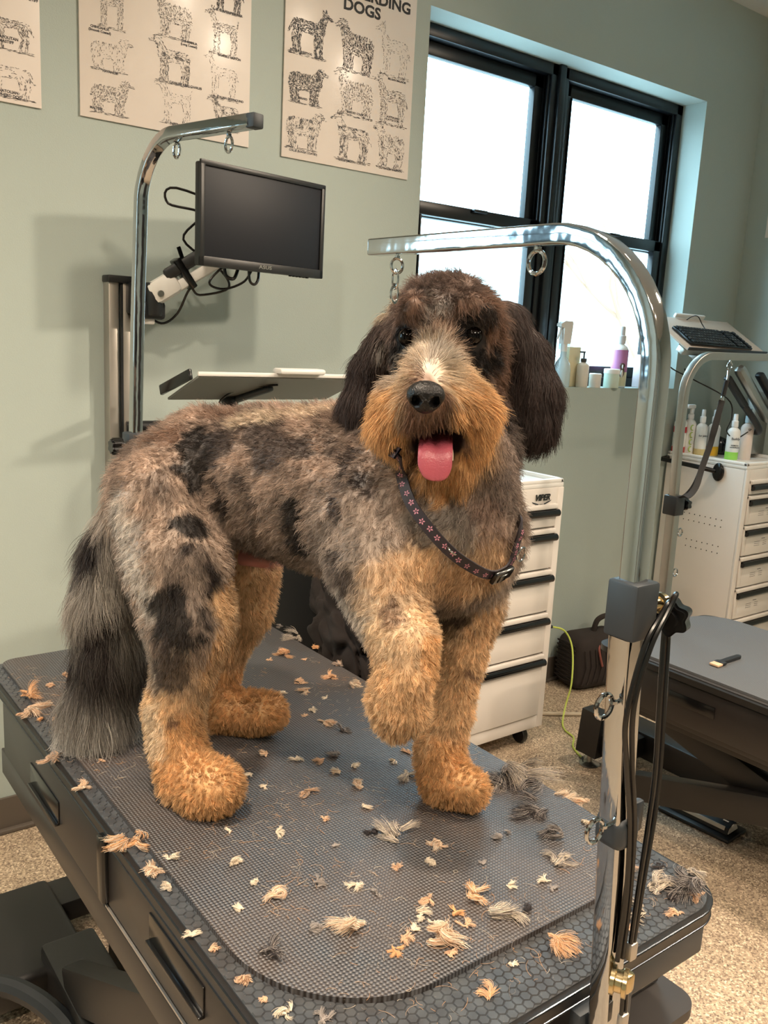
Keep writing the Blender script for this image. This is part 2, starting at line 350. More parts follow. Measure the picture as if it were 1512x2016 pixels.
def draw_dog(V, F, MI, x0, z0, w, h, kind, tone, flip, seed, y):
    rd = random.Random(seed); s = dog_shape(rd, kind)
    pn = lambda a, c: math.sin(a * 13 + seed) + math.sin(c * 17 + seed * 2) + math.sin((a + c) * 9 + seed)
    def put(px, py, ang, ln, wd, mi, lift):
        if flip: px = 1 - px; ang = PI - ang
        cx, cz = x0 + px * w, z0 + py * h; dx, dz = math.cos(ang) * ln, math.sin(ang) * ln; nx, nz = -math.sin(ang) * wd, math.cos(ang) * wd
        n = len(V); yy = y - lift
        V.extend([(cx - dx - nx * .3, yy, cz - dz - nz * .3), (cx - nx, yy, cz - nz), (cx + dx, yy, cz + dz), (cx + nx, yy, cz + nz)]); F.append((n, n + 1, n + 2, n + 3)); MI.append(mi)
    N = {'light': 240, 'mid': 620, 'dark': 1150, 'patch': 700}[tone]
    k = 0; tries = 0
    while k < N and tries < 20000:
        tries += 1; px, py = rd.random(), rd.random() * 1.02; ds = [seg_d(px, py, q) for q in s]; d = min(ds)
        if d > 0.002: continue
        edge = d > -.012; j = ds.index(d); q = s[j]; along = math.atan2((q[3] - q[1]) * h, (q[2] - q[0]) * w) + rd.uniform(-.35, .35) + (PI / 2 if (kind in ('shaggy', 'fluffy') and j < 2) else 0)
        dk = pn(px * 2, py * 2) > .5
        if tone == 'light' and not edge and rd.random() > .15: continue
        if tone == 'patch' and not edge and not dk and rd.random() > .25: continue
        mi = 1 if (tone == 'dark' or (tone == 'patch' and dk)) and rd.random() < .8 else 0
        if tone == 'dark' and rd.random() < .25: mi = 2
        put(px, py, along, w * rd.uniform(.012, .03), w * rd.uniform(.003, .0055 if tone != 'dark' else .008), mi, .0001 * rd.random()); k += 1
    for q in range(46): put(rd.uniform(.15, .98), rd.uniform(-.02, .03), rd.uniform(-.1, .1), w * .04, w * .004, 0, 0)
def poster(name, x0, x1, z0, z1, label, dogs, caps, title=None):
    y = YB - .006; p = thing(name, label, 'poster', ((x0 + x1) / 2, y, z0), 'laminated dog breed posters on the wall')
    b = MB(); b.box(((x0 + x1) / 2, YB - .0035, (z0 + z1) / 2), (x1 - x0, .005, z1 - z0), .001); setp(b.build('sheet', M_paper), p)
    V, F, MI = [], [], []
    for i, (cx, cz, w, h, kind, tone, flip) in enumerate(dogs): draw_dog(V, F, MI, cx - w / 2, cz - h / 2, w, h, kind, tone, flip, i * 7 + len(name) + int(x0 * 100), y - .0006)
    me = bpy.data.meshes.new('illustrations'); me.from_pydata(V, [], F); o = link('illustrations', me, [M_pencil, M_pencil2, M_ink]); me.polygons.foreach_set('material_index', MI); setp(o, p)
    for s, cx, cz, sz in caps: text('lettering', s, sz, atm((cx, y - .0004, cz)), M_pencil2, p, .0001, .0003)
    for s, cx, cz, sz in (title or []): text('title_lettering', s, sz, atm((cx, y - .0004, cz)), M_ink, p, .0001, .0016, sx=1.12)
    return p
poster('poster', 1.452, 1.952, 2.0275, 2.745, 'laminated poster of herding dogs with bold black title, nearest the window', [(1.547,2.404,0.170,0.145,'herd','dark',1),(1.710,2.398,0.158,0.154,'shaggy','dark',0),(1.860,2.420,0.150,0.161,'herd','light',0),(1.540,2.251,0.152,0.117,'fluffy','dark',1),(1.713,2.261,0.168,0.144,'shaggy','mid',0),(1.859,2.268,0.155,0.158,'herd','mid',0),(1.538,2.120,0.154,0.123,'fluffy','patch',1),(1.708,2.126,0.169,0.147,'herd','patch',0),(1.864,2.125,0.139,0.145,'shaggy','patch',0)], [(s, a, c, .0085) for s, a, c in [('BELGIAN SHEEPDOG',1.511,2.339),('PULI',1.756,2.325),('BELGIAN MALINOIS',1.884,2.331),('BRIARD',1.524,2.207),('BEARDED COLLIE',1.721,2.200),('AUSTRALIAN\nCATTLE DOG',1.874,2.210),('COLLIE (ROUGH COATED)',1.530,2.051),('COLLIE (SMOOTH COATED)',1.718,2.050),('OLD ENGLISH SHEEPDOG',1.876,2.050)]], [('HERDING', 1.812, 2.556, .047), ('DOGS', 1.732, 2.512, .047)])
poster('poster', .832, 1.338, 2.034, 2.745, 'laminated poster of small toy dogs, the middle one of the three posters', [(0.913,2.327,0.096,0.119,'toy','mid',0),(1.091,2.341,0.129,0.116,'fluffy','mid',0),(1.255,2.440,0.117,0.105,'herd','dark',0),(0.919,2.206,0.120,0.093,'shaggy','light',1),(1.089,2.227,0.135,0.125,'spaniel','patch',0),(1.246,2.336,0.117,0.125,'toy','mid',0),(0.920,2.099,0.126,0.098,'shaggy','mid',1),(1.098,2.119,0.122,0.120,'toy','light',0),(1.243,2.217,0.118,0.127,'slim','light',0),(1.254,2.116,0.112,0.097,'spaniel','patch',0)], [(s, a, c, .0085) for s, a, c in [('CHIHUAHUA\n(Smooth Coated)',0.887,2.258),('CHIHUAHUA\n(Long Coated)',1.142,2.279),('AFFENPINSCHER',1.277,2.390),('HAVANESE',0.914,2.158),('CAVALIER KING CHARLES',1.133,2.168),('BRUSSELS GRIFFON',1.269,2.271),('MALTESE',0.875,2.060),('TOY FOX TERRIER',1.121,2.058),('ITALIAN GREYHOUND',1.274,2.158)]])
poster('poster', .228, .732, 2.032, 2.745, 'laminated poster with a mastiff drawing, cut by the left edge of the photo', [(0.652,2.211,0.129,0.110,'slim','mid',0),(0.643,2.097,0.150,0.108,'herd','light',0)], [(s, a, c, .0095) for s, a, c in [('NEAPOLITAN\nMASTIFF',0.649,2.180),('ANATOLIAN\nSHEPHERD DOG',0.647,2.053),('BULL MASTIFF',0.699,2.287)]])
b = MB(); b.box((XR - .004, 2.30, 2.2), (.006, .22, .30), .001); tag(b.build('wall_notice', M_paper), 'white framed notice on the side wall at the right edge', 'notice')

# ------------------------------------------------------------------ wall rail, monitor on its arm, keyboard tray
r = thing('wall_rail', 'tall silver aluminium monitor rail on the wall behind the grooming arm', 'rail', (.93, 2.5, .55))
b = MB(); b.box((.905, 2.497, 1.08), (.03, .045, 1.06), .004); b.box((.945, 2.490, 1.08), (.028, .03, 1.06), .003); setp(b.build('track', M_alu), r)
for z in (1.615, .545):
    b = MB(); b.box((.926, 2.493, z), (.078, .055, .02), .004); setp(b.build('end_cap', M_blkpl), r)
b = MB(); b.box((.925, 2.468, 1.08), (.006, .004, 1.04)); setp(b.build('slot', M_blkpl), r)
for z in (1.15, .9, .7):
    b = MB(); b.lathe([(.006, 0), (.006, .004), (.003, .006)], (0, 0, 0), 12, Matrix.Translation((.945, 2.474, z)) @ Matrix.Rotation(PI / 2, 4, 'X')); setp(b.build('screw', M_blkpl), r)

a = thing('monitor_mount', 'white and black sprung monitor arm reaching from the rail to the screen', 'monitor arm', (.99, 2.46, 1.57))
b = MB(); b.box((.965, 2.455, 1.565), (.05, .05, .085), .006); b.lathe([(.022, -.045), (.024, -.04), (.024, .04), (.022, .045)], (1.0, 2.42, 1.565), 20); setp(b.build('bracket', M_blkpl), a)
b = MB(); b.box((.985, 2.45, 1.51), (.05, .035, .03), .006); setp(b.build('clamp', M_whpl), a)
P0, P1 = Vector((1.005, 2.41, 1.585)), Vector((1.205, 2.30, 1.735))
dv = (P1 - P0).normalized()
def obox(b, p, q, w, h, bev, ext=0):   # box along p->q
    d = (q - p); ln = d.length + ext; X = d.normalized(); Z = Vector((0, 0, 1)); Yv = Z.cross(X).normalized(); Z = X.cross(Yv)
    M = Matrix(((X.x, Yv.x, Z.x, 0), (X.y, Yv.y, Z.y, 0), (X.z, Yv.z, Z.z, 0), (0, 0, 0, 1))); M = Matrix.Translation((p + q) / 2) @ M; b.box((0, 0, 0), (ln, w, h), bev, M); return M
up = Vector((-.35, 0, .6)).normalized()
b = MB(); obox(b, P0 + up * .026 + dv * .05, P1 + up * .026, .034, .034, .01, .02); setp(b.build('spring_cover', M_blkpl), a)
b = MB(); obox(b, P0 - up * .016, P1 - up * .016, .030, .030, .008, .02); obox(b, P0 - dv * .02, P0 + dv * .07, .042, .066, .018); setp(b.build('link_arm', M_whpl), a)
b = MB(); b.lathe([(.009, 0), (.009, .006)], (0, 0, 0), 14, Matrix.Translation(P0 + Vector((0, -.023, -.004))) @ Matrix.Rotation(PI / 2, 4, 'X')); setp(b.build('pivot_screw', M_steel), a)
b = MB(); obox(b, P0 + dv * .095 - up * .04, P0 + dv * .085 + up * .052, .046, .02, .004); obox(b, P0 + dv * .10 - up * .0, P0 + dv * .11 + up * .075, .004, .012, .001); setp(b.build('cable_strap', M_cord), a)
b = MB(); b.tube([P1, P1 + Vector((.03, .0, .03)), Vector((1.235, 2.298, 1.79))], .018, 14); b.box((0, 0, 0), (.11, .010, .11), .004, Matrix.Translation((1.24, 2.296, 1.785)) @ Matrix.Rotation(.178, 4, 'Z')); setp(b.build('head_mount', M_blkpl), a)
b = MB(); b.box((.99, 2.44, 1.535), (.09, .05, .05), .01); setp(b.build('lower_knuckle', M_blkpl), a)

mon = thing('monitor', 'black flat screen monitor, switched off, hanging on the wall arm', 'monitor', (1.248, 2.2385, 1.655))
mon.rotation_euler = (0, 0, math.atan2(.177, .984))
b = MB(); b.box((0, .012, .130), (.44, .02, .26), .005); b.box((0, .028, .130), (.36, .02, .2), .008); 
o = b.build('housing', M_bezel, mon)
b = MB(); b.box((0, .0015, .138), (.410, .003, .226), .0005); b.build('screen', M_screen, mon)
b = MB()
for (c, s) in (((0, -.001, .2575), (.44, .008, .014)), ((0, -.001, .0125), (.44, .008, .025)), ((-.2125, -.001, .13), (.015, .008, .26)), ((.2125, -.001, .13), (.015, .008, .26))): b.box(c, s, .0025)
b.build('bezel', M_bezel, mon)
b = MB()
for k in range(6): b.box((.10 + k * .013, .004, -.0015), (.007, .008, .003), .001)
b.build('button_row', M_blkpl, mon)
t_ = text('logo_lettering', 'ASUS', .016, Matrix.Identity(4), M_steel, None, .0002, .0003, sx=1.2); t_.parent = mon; t_.matrix_local = Matrix.Translation((0, -.0054, .0125)) @ FACE_Y @ Matrix.Diagonal((1.25, .8, 1, 1))

def cable(name, pts, r, label, cat='cable', m=None, k=6, group=None):
    b = MB(); b.tube(smooth_path(pts, k), r, 8); return tag(b.build(name, m or M_cord), label, cat, group)
cable('power_cable', [(1.235, 2.27, 1.80), (1.03, 2.34, 1.86), (1.015, 2.36, 1.82), (1.10, 2.33, 1.80), (1.06, 2.36, 1.73), (1.16, 2.34, 1.66), (1.20, 2.36, 1.61), (1.12, 2.38, 1.585), (1.09, 2.38, 1.60), (1.07, 2.42, 1.53), (1.03, 2.44, 1.50), (.98, 2.45, 1.53)], .0035, 'black cable looping off the monitor arm down towards the rail')
cable('video_cable', [(1.24, 2.27, 1.72), (1.17, 2.32, 1.67), (1.13, 2.34, 1.62), (1.17, 2.33, 1.605), (1.22, 2.30, 1.63), (1.235, 2.27, 1.68)], .0035, 'black cable drooping in a loop behind the lower left screen corner')
cable('short_cable', [(1.14, 2.27, 1.68), (1.145, 2.27, 1.64), (1.165, 2.26, 1.632), (1.18, 2.265, 1.66)], .005, 'short black cable loop peeping out below the left half of the screen')
cable('short_cable', [(1.215, 2.27, 1.68), (1.22, 2.27, 1.632), (1.236, 2.27, 1.622), (1.25, 2.275, 1.64), (1.25, 2.275, 1.68)], .004, 'thin black cable loop peeping out below the middle of the screen')

t = thing('keyboard_tray', 'grey flat keyboard tray folded up on its arm above the dog\'s back', 'keyboard tray', (1.25, 2.3, 1.3))
def plate(b, A, Bp, C_, D_, th):   # quad plate with thickness
    A, Bp, C_, D_ = map(Vector, (A, Bp, C_, D_)); n = (Bp - A).cross(D_ - A).normalized() * th
    b.add([A, Bp, C_, D_, A + n, Bp + n, C_ + n, D_ + n], [(3, 2, 1, 0), (4, 5, 6, 7), (0, 1, 5, 4), (1, 2, 6, 5), (2, 3, 7, 6), (3, 0, 4, 7)])
yb_, yf_ = 2.36, 2.155
b = MB(); plate(b, (1.016, 2.36, 1.295), (1.548, 2.36, 1.295), (1.548, 2.16, 1.372), (1.016, 2.16, 1.372), .006); setp(b.build('tray_board', mat('tray_laminate', (120, 120, 116), .45)), t)
b = MB(); b.box((1.282, 2.157, 1.375), (.54, .008, .012), .003); setp(b.build('lip', M_whpl), t)
b = MB(); b.box((1.32, 2.15, 1.387), (.15, .05, .016), .007); setp(b.build('wrist_rest', M_whpl), t)
b = MB(); obox(b, Vector((1.000, 2.37, 1.315)), Vector((1.012, 2.20, 1.372)), .012, .03, .004); setp(b.build('end_bar', M_blkgl), t)
b = MB(); obox(b, Vector((1.27, 2.22, 1.335)), Vector((1.21, 2.35, 1.285)), .03, .02, .008); b.tube([(1.205, 2.34, 1.30), (1.20, 2.36, 1.27), (1.20, 2.40, 1.23), (1.10, 2.46, 1.2), (.94, 2.48, 1.2)], .018, 14); b.ell((1.203, 2.345, 1.287), (.026, .026, .026)); setp(b.build('pivot_arm', M_blkpl), t)
b = MB(); b.tube(smooth_path([(1.28, 2.20, 1.345), (1.20, 2.27, 1.33), (1.16, 2.32, 1.29), (1.18, 2.34, 1.27), (1.2, 2.36, 1.25)]), .003, 8); setp(b.build('tray_cable', M_cord), t)

# ------------------------------------------------------------------ second tray with keyboard, to the right
t = thing('keyboard_tray', 'pale tilted keyboard tray carrying a black keyboard at the right', 'keyboard tray', (3.5, 2.34, 1.56))
tilt = math.atan2(.125, .20)
TM = Matrix.Translation((3.52, 2.305, 1.575)) @ Matrix.Rotation(tilt, 4, 'X')
b = MB(); b.box((0, 0, 0), (.60, .255, .008), .003, TM); setp(b.build('tray_board', mat('pale_laminate', (196, 180, 166), .45)), t)
b = MB(); b.box((0, -.128, .006), (.60, .006, .014), .002, TM); setp(b.build('lip', M_blkpl), t)
b = MB(); b.box((.0, .133, .012), (.22, .012, .02), .003, TM); setp(b.build('rear_bar', M_whpl), t)
b = MB(); b.box((-.1, .02, -.03), (.07, .07, .05), .004, TM); b.box((-.09, -.01, -.075), (.12, .04, .03), .004, TM); b.box((.0, .0, -.07), (.035, .04, .10), .004, TM); b.box((.06, .01, -.055), (.05, .05, .04), .01, TM); setp(b.build('pivot_arm', M_steel), t)
k = thing('keyboard', 'black full size computer keyboard lying on the tilted tray', 'keyboard', (3.5, 2.3, 1.58))
KM = TM @ Matrix.Translation((-.03, -.045, .0125)) @ Matrix.Rotation(-.035, 4, 'Z')
b = MB(); b.box((0, 0, 0), (.44, .130, .014), .004, KM); setp(b.build('keyboard_body', M_blkgl), k)
b = MB()
for row in range(6):
    n = 21
    for c in range(n):
        if row == 0 and 5 <= c <= 8: continue
        if c in (15, 19) : continue
        b.box((-.203 + c * .0203, -.052 + row * .0205, .0095), (.0165, .0165, .006), .0015, KM, 1)
b.box((-.203 + 6.5 * .0203, -.052, .0095), (.078, .0165, .006), .0015, KM, 1); kk_ = b.build('keys', M_blkpl); setp(kk_, k); kk_['kind'] = 'stuff'
b = MB()
for q in range(70): b.box((-.203 + random.randrange(19) * .0203, -.052 + random.randrange(1, 6) * .0205, .0127), (.004, .006, .0004), 0, KM)
kk_ = b.build('key_legends', M_steel); setp(kk_, k); kk_['kind'] = 'stuff'
cable('keyboard_cable', [tuple(KM @ Vector(q)) for q in [(.02, .066, .0), (.02, .10, .01), (.0, .128, .03), (-.01, .15, .01), (-.02, .17, -.05)]], .0022, 'thin black lead leaving the back of the keyboard')
a = thing('monitor_mount', 'grey and black sprung monitor arm at the right edge', 'monitor arm', (3.6, 2.4, 1.3))
b = MB(); obox(b, Vector((3.60, 2.24, 1.40)), Vector((3.75, 2.22, 1.265)), .035, .028, .01); b.tube(smooth_path([(3.74, 2.22, 1.27), (3.80, 2.2, 1.21), (3.86, 2.2, 1.155), (3.96, 2.3, 1.14)]), .015, 12); setp(b.build('lower_link', M_blkpl), a)
b = MB(); obox(b, Vector((3.63, 2.20, 1.435)), Vector((3.88, 2.18, 1.215)), .05, .05, .022, .03); setp(b.build('link_arm', M_steel), a)
b = MB(); obox(b, Vector((3.74, 2.17, 1.42)), Vector((3.90, 2.15, 1.27)), .04, .03, .01); setp(b.build('spring_cover', M_blkpl), a)
b = MB(); b.box((3.99, 2.3, 1.18), (.12, .06, .3), .01); setp(b.build('bracket', M_steel), a)
cable('hanging_cable', [(3.34, 2.40, 1.50), (3.40, 2.40, 1.43), (3.52, 2.36, 1.38), (3.66, 2.26, 1.30), (3.70, 2.25, 1.22), (3.69, 2.26, 1.15), (3.74, 2.24, 1.12), (3.80, 2.22, 1.15)], .003, 'thin black cable strung under the right-hand tray to the arm')
cable('hanging_cable', [(3.66, 2.50, 1.42), (3.69, 2.50, 1.37), (3.70, 2.50, 1.32), (3.685, 2.50, 1.27), (3.705, 2.50, 1.20), (3.70, 2.50, 1.09)], .003, 'black cable hanging down the wall behind the leftmost cabinet bottles')

# ------------------------------------------------------------------ white tool cabinets
def tool_cabinet(label, x0, x1, y0, y1, z1, rows, z0=.075, badge=False, side=False, notes=False):
    c = thing('tool_cabinet', label, 'cabinet', ((x0 + x1) / 2, (y0 + y1) / 2, 0), 'white rolling tool cabinets')
    xm, ym = (x0 + x1) / 2, (y0 + y1) / 2
    b = MB(); b.box((xm, ym + .004, (z0 + z1 - .03) / 2), (x1 - x0, y1 - y0 - .008, z1 - .03 - z0), .004)
    fw = .032
    for xx in (x0 + fw / 2, x1 - fw / 2): b.box((xx, y0 + .0025, (z0 + z1 - .03) / 2), (fw, .012, z1 - .03 - z0), .003)
    b.box((xm, y0 + .004, z1 - .075), (x1 - x0 - .01, .012, .09), .003); b.box((xm, y0 + .004, z0 + .025), (x1 - x0 - .01, .012, .05), .003)
    setp(b.build('cabinet_body', M_white), c)
    b = MB(); b.box((xm, ym, z1 - .022), (x1 - x0, y1 - y0, .016), .003)
    for cx, cy, sx, sy in ((xm, y0 + .01, x1 - x0, .02), (xm, y1 - .01, x1 - x0, .02), (x0 + .01, ym, .02, y1 - y0), (x1 - .01, ym, .02, y1 - y0)): b.box((cx, cy, z1 - .008), (sx, sy, .018), .006)
    setp(b.build('tray_top', M_whpl), c)
    for zb, zt in rows:
        b = MB(); b.box((xm, y0 - .001, (zb + zt) / 2), (x1 - x0 - 2 * fw - .006, .014, zt - zb - .008), .003)
        b.box((xm, y0 - .006, zt - .012), (x1 - x0 - 2 * fw - .006, .02, .018), .004)
        d = b.build('drawer', M_white); setp(d, c)
        b = MB(); b.box((xm, y0 - .0085, (zb + zt - .052) / 2 ), (x1 - x0 - 2 * fw - .05, .002, zt - zb - .062), .0008); setp(b.build('drawer_face', M_white), d)
        b = MB(); b.tube([(x0 + fw + .01, y0 - .014, zt - .036), (x1 - fw - .0, y0 - .014, zt - .036)], [.0135, .0135], 14); b.box((xm + .005, y0 - .010, zt - .028), (x1 - x0 - 2 * fw - .01, .014, .012), .003); setp(b.build('handle', M_blkgl), d)
        if notes and zt - zb > .08:
            b = MB(); zc = (zb + zt) / 2 - .01
            for q in range(3): b.box((x0 + .15, y0 - .0098, zc - q * .009), (.045, .0006, .0016)); b.box((x0 + .215, y0 - .0098, zc - q * .009), (.03, .0006, .0016))
            b.box((x0 + .20, y0 - .0098, zc + .012), (.03, .0006, .003)); setp(b.build('note_print', M_pencil), d)
    if badge:
        bx, bz = x1 - .115, z1 - .075
        b = MB(); Mx = Matrix.Translation((bx, y0 - .003, bz)) @ FACE_Y
        b.prism([(-.046, -.001), (-.014, -.010), (0, -.032), (.016, -.010), (.052, .001), (.046, -.004), (.012, -.016), (0, -.036), (-.012, -.016), (-.042, -.006)], -.001, .001, Mx)
        g = b.build('badge', M_slate); setp(g, c)
        text('badge_lettering', 'VIPER', .031, atm((bx + .002, y0 - .006, bz + .012)), M_blkgl, c, .0008, .0009, sx=1.0, shear=.3)
        b = MB(); b.prism([(-.010, -.010), (0, -.026), (.010, -.010)], .0012, .002, Mx); setp(b.build('badge_bar', M_steel), c)
    for cx in (x0 + .06, x1 - .06):
        for cy in (y0 + .05, y1 - .06):
            b = MB(); b.box((cx, cy, .066), (.05, .05, .02), .004); b.lathe([(.03, -.012), (.033, -.008), (.033, .008), (.03, .012)], (0, 0, 0), 20, Matrix.Translation((cx, cy, .033)) @ Matrix.Rotation(PI / 2, 4, 'Y')); setp(b.build('caster', M_blkmt), c)
    if side:
        b = MB()
        for (ya, zc, n) in ((2.15, .755, 10), (2.15, .632, 7)):
            for i in range(n):
                for j in range(2): b.lathe([(.0025, 0), (.0025, .0015)], (0, 0, 0), 8, Matrix.Translation((x0 + .0005, ya + .03 + i * .028, zc - j * .032)) @ Matrix.Rotation(-PI / 2, 4, 'Y'))
        setp(b.build('peg_holes', M_blkgl), c)
        b = MB(); b.tube([(x0, 2.50, 1.0), (x0 - .05, 2.50, .995), (x0 - .055, 2.28, .985), (x0 - .02, 2.235, .975), (x0 - .005, 2.235, .975)], .011, 10); b.ell((x0 - .012, 2.22, .972), (.012, .03, .042)); setp(b.build('push_handle', M_blkgl), c)
        b = MB(); b.ell((x0 + .19, y0 - .012, .985), (.016, .016, .018)); setp(b.build('lock_knob', M_blkgl), c)
    return c
R5 = [(.125, .375), (.375, .535), (.535, .70), (.70, .855), (.855, .945)]
tool_cabinet('white drawer cabinet with a badge, standing just behind the dog', 1.75, 2.412, 2.09, 2.505, 1.03, R5, badge=True)
R6 = [(.125, .335), (.335, .50), (.50, .66), (.66, .765), (.765, .91), (.91, .965)]
R6 = [(.125, .30), (.30, .45), (.45, .60), (.60, .745), (.745, .885), (.885, .955)]
tool_cabinet('white drawer cabinet with bottles on top, cut by the right edge', 3.61, 4.03, 2.09, 2.505, 1.03, R6, side=True, notes=True)

# ------------------------------------------------------------------ bottles
M_lbl = {}
def col_mat(name, c, **k): return mat(name, c, k.pop('rough', .45), **k)
def bottle(label, x, y, z, h, r, body, cap='spray', band=None, col=(238, 236, 232), txt=None, capc=(240, 240, 240), capname='cap_white', group=None, cat='bottle', sy=1, band2=None, shoulders=.7):
    t = thing('bottle', label, cat, (x, y, z), group)
    hb = h * .72 if cap != 'none' else h
    b = MB(); b.lathe([(r * .92, 0), (r, .004), (r, hb * .86), (r * .8, hb * .93), (r * .42, hb * .985), (r * .38, hb)], (0, 0, 0), 24, None, 1, sy); b.build('bottle_body', col_mat('bottle_' + body, col), t)
    if band:
        za, zb, c, nm = band; b = MB(); b.lathe([(r * 1.01, za * hb), (r * 1.015, za * hb + .001), (r * 1.015, zb * hb - .001), (r * 1.01, zb * hb)], (0, 0, 0), 24, None, 1, sy); b.build('label_band', col_mat(nm, c), t)
    if band2:
        za, zb, c, nm = band2; b = MB(); b.lathe([(r * 1.012, za * hb), (r * 1.02, za * hb + .001), (r * 1.02, zb * hb - .001), (r * 1.012, zb * hb)], (0, 0, 0), 24, None, 1, sy); b.build('label_band', col_mat(nm, c), t)
    if cap == 'spray':
        b = MB(); b.lathe([(r * .5, hb), (r * .52, hb + .004), (r * .5, hb + (h - hb) * .45), (r * .36, hb + (h - hb) * .5), (r * .34, h * .985), (r * .28, h)], (0, 0, 0), 18); b.build('spray_cap', col_mat(capname, capc), t)
    if cap == 'pump':
        b = MB(); b.lathe([(r * .5, hb), (r * .5, hb + .015), (r * .15, hb + .018), (r * .13, h)], (0, 0, 0), 14); b.box((-.01, 0, h), (.03, .01, .008), .003); b.build('pump', col_mat(capname, capc), t)
    if cap == 'trigger':
        b = MB(); b.lathe([(r * .5, hb), (r * .5, hb + .02), (r * .3, hb + .025), (r * .3, h * .92)], (0, 0, 0), 14); b.box((-.012, 0, h * .96), (.06, .024, h * .08), .006); b.box((-.03, 0, h * .89), (.008, .012, .045), .003, Matrix.Rotation(.2, 4, 'Y')); b.build('trigger_head', col_mat(capname, capc), t)
    if txt:
        for s, zz, sz in txt:
            q = text('lettering', s, sz, Matrix.Identity(4), M_pencil2, None, .0003, .0002); q.parent = t; q.matrix_local = Matrix.Rotation(math.radians(-38), 4, 'Z') @ Matrix.Translation((0, -r * 1.03 * 1, zz * hb)) @ FACE_Y
    return t
SZ = WZ0
G1 = 'bottles on the window sill'
t = thing('spray_bottle', 'white trigger spray bottle against the bright window glass', 'spray bottle', (2.885, 2.57, SZ), G1)
b = MB(); b.lathe([(.034, 0), (.036, .005), (.036, .07), (.03, .10), (.014, .125), (.013, .15)], (0, 0, 0), 24); b.build('bottle_body', col_mat('pale_blue_plastic', (196, 216, 222), rough=.2), t)
b = MB(); b.tube([(0, 0, .148), (0, 0, .185)], .014, 14); b.prism([(-.02, .18), (.025, .18), (.032, .265), (.028, .275), (-.018, .275), (-.042, .262), (-.042, .252), (-.02, .245)], -.013, .013, FACE_Y); b.build('trigger_head', M_whpl, t)
b = MB(); b.tube([(-.026, 0, .25), (-.034, 0, .225), (-.046, 0, .20)], .004, 8); b.build('trigger', M_whpl, t)
b = MB(); b.box((2.965, 2.60, SZ + .085), (.075, .05, .17), .004); tag(b.build('carton', col_mat('pale_yellow_card', (236, 226, 190))), 'pale yellow box behind the white pump bottle on the sill', 'box')
bottle('small white pump bottle on the window sill', 2.995, 2.55, SZ, .15, .026, 'cream', 'pump', col=(226, 220, 208), group=G1, capc=(60, 60, 60), capname='cap_dark')
b = MB(); b.lathe([(.021, 0), (.023, .003), (.023, .05)], (3.07, 2.54, SZ)); 
j = thing('jar', 'small plain white jar on the sill between pump bottle and wide jar', 'jar', (3.07, 2.54, SZ)); b = MB(); b.lathe([(.024, 0), (.026, .003), (.026, .045)], (0, 0, 0)); b.build('jar_body', M_whpl, j); b = MB(); b.lathe([(.027, .045), (.027, .058), (.024, .061)], (0, 0, 0)); b.build('lid', M_whpl, j)
j = thing('jar', 'wide white jar with pale green side next to the pink bottle', 'jar', (3.18, 2.54, SZ)); b = MB(); b.lathe([(.032, 0), (.034, .003), (.034, .062)], (0, 0, 0)); b.build('jar_body', col_mat('pale_green', (208, 226, 214)), j); b = MB(); b.lathe([(.036, .062), (.036, .08), (.033, .083)], (0, 0, 0)); b.build('lid', M_whpl, j)
pb = bottle('tall bottle with pink and purple label and small dog picture on the sill', 3.262, 2.57, SZ, .27, .036, 'white', 'spray', (.36, .86, (196, 128, 178), 'label_pink'), group=G1, capc=(200, 196, 196), capname='cap_grey', band2=(.04, .36, (232, 226, 190), 'label_yellow'))
b = MB(); b.ell((0, 0, .070), (.012, .004, .024)); b.ell((.0, -.001, .098), (.012, .005, .012)); q = b.build('dog_picture', col_mat('picture_brown', (92, 66, 56)), pb); q.matrix_local = Matrix.Rotation(math.radians(-38), 4, 'Z') @ Matrix.Translation((.006, -.0365, 0))
b = MB(); b.ell((0, 0, .062), (.006, .003, .018)); b.ell((.0, -.003, .094), (.003, .003, .010)); q = b.build('dog_picture', M_whpl, pb); q.matrix_local = Matrix.Rotation(math.radians(-38), 4, 'Z') @ Matrix.Translation((.006, -.040, 0))
b = MB(); b.box((3.42, 2.56, SZ + .075), (.06, .06, .15), .004); tag(b.build('carton', col_mat('pale_pink_card', (226, 214, 220))), 'pale pink box on the sill beside the grooming arm post', 'box')
CZ = 1.016; G2 = 'bottles on the right cabinet'
bottle('white bottle with red bands and clear dome cap, leftmost on the cabinet', 3.645, 2.475, CZ, .245, .03, 'white', 'spray', (.60, .76, (206, 30, 44), 'label_red'), group=G2, capname='cap_clear', capc=(222, 226, 228), band2=(.06, .22, (188, 66, 60), 'label_red2'))
bq = bottle('white bottle with green circles down its label and a trigger cap', 3.69, 2.455, CZ, .24, .029, 'white', 'trigger', group=G2, sy=1)
b = MB()
for q in range(4): b.torus((-.014, -.0245, .03 + q * .034), .012, .003, axis='y', n=18, k=5)
b.build('label_circles', col_mat('label_lime', (168, 190, 92)), bq)
bottle('white square-shouldered spray bottle behind the green circle bottle', 3.715, 2.405, CZ, .22, .027, 'white', 'spray', (.02, .22, (206, 186, 132), 'label_sand'), txt=[('for pets', .62, .013)], group=G2)
bottle('white spray bottle with yellow lower band behind the black strap', 3.785, 2.385, CZ, .22, .029, 'white', 'spray', (.02, .30, (236, 182, 40), 'label_amber'), group=G2)
bottle('white spray bottle with bright green lower band, nearest on the cabinet', 3.736, 2.251, CZ, .215, .029, 'white', 'spray', (.03, .26, (150, 216, 90), 'label_green'), txt=[('Buddy', .66, .015), ('PROBIOTIC', .46, .007), ('DEODORIZER', .40, .007)], group=G2)
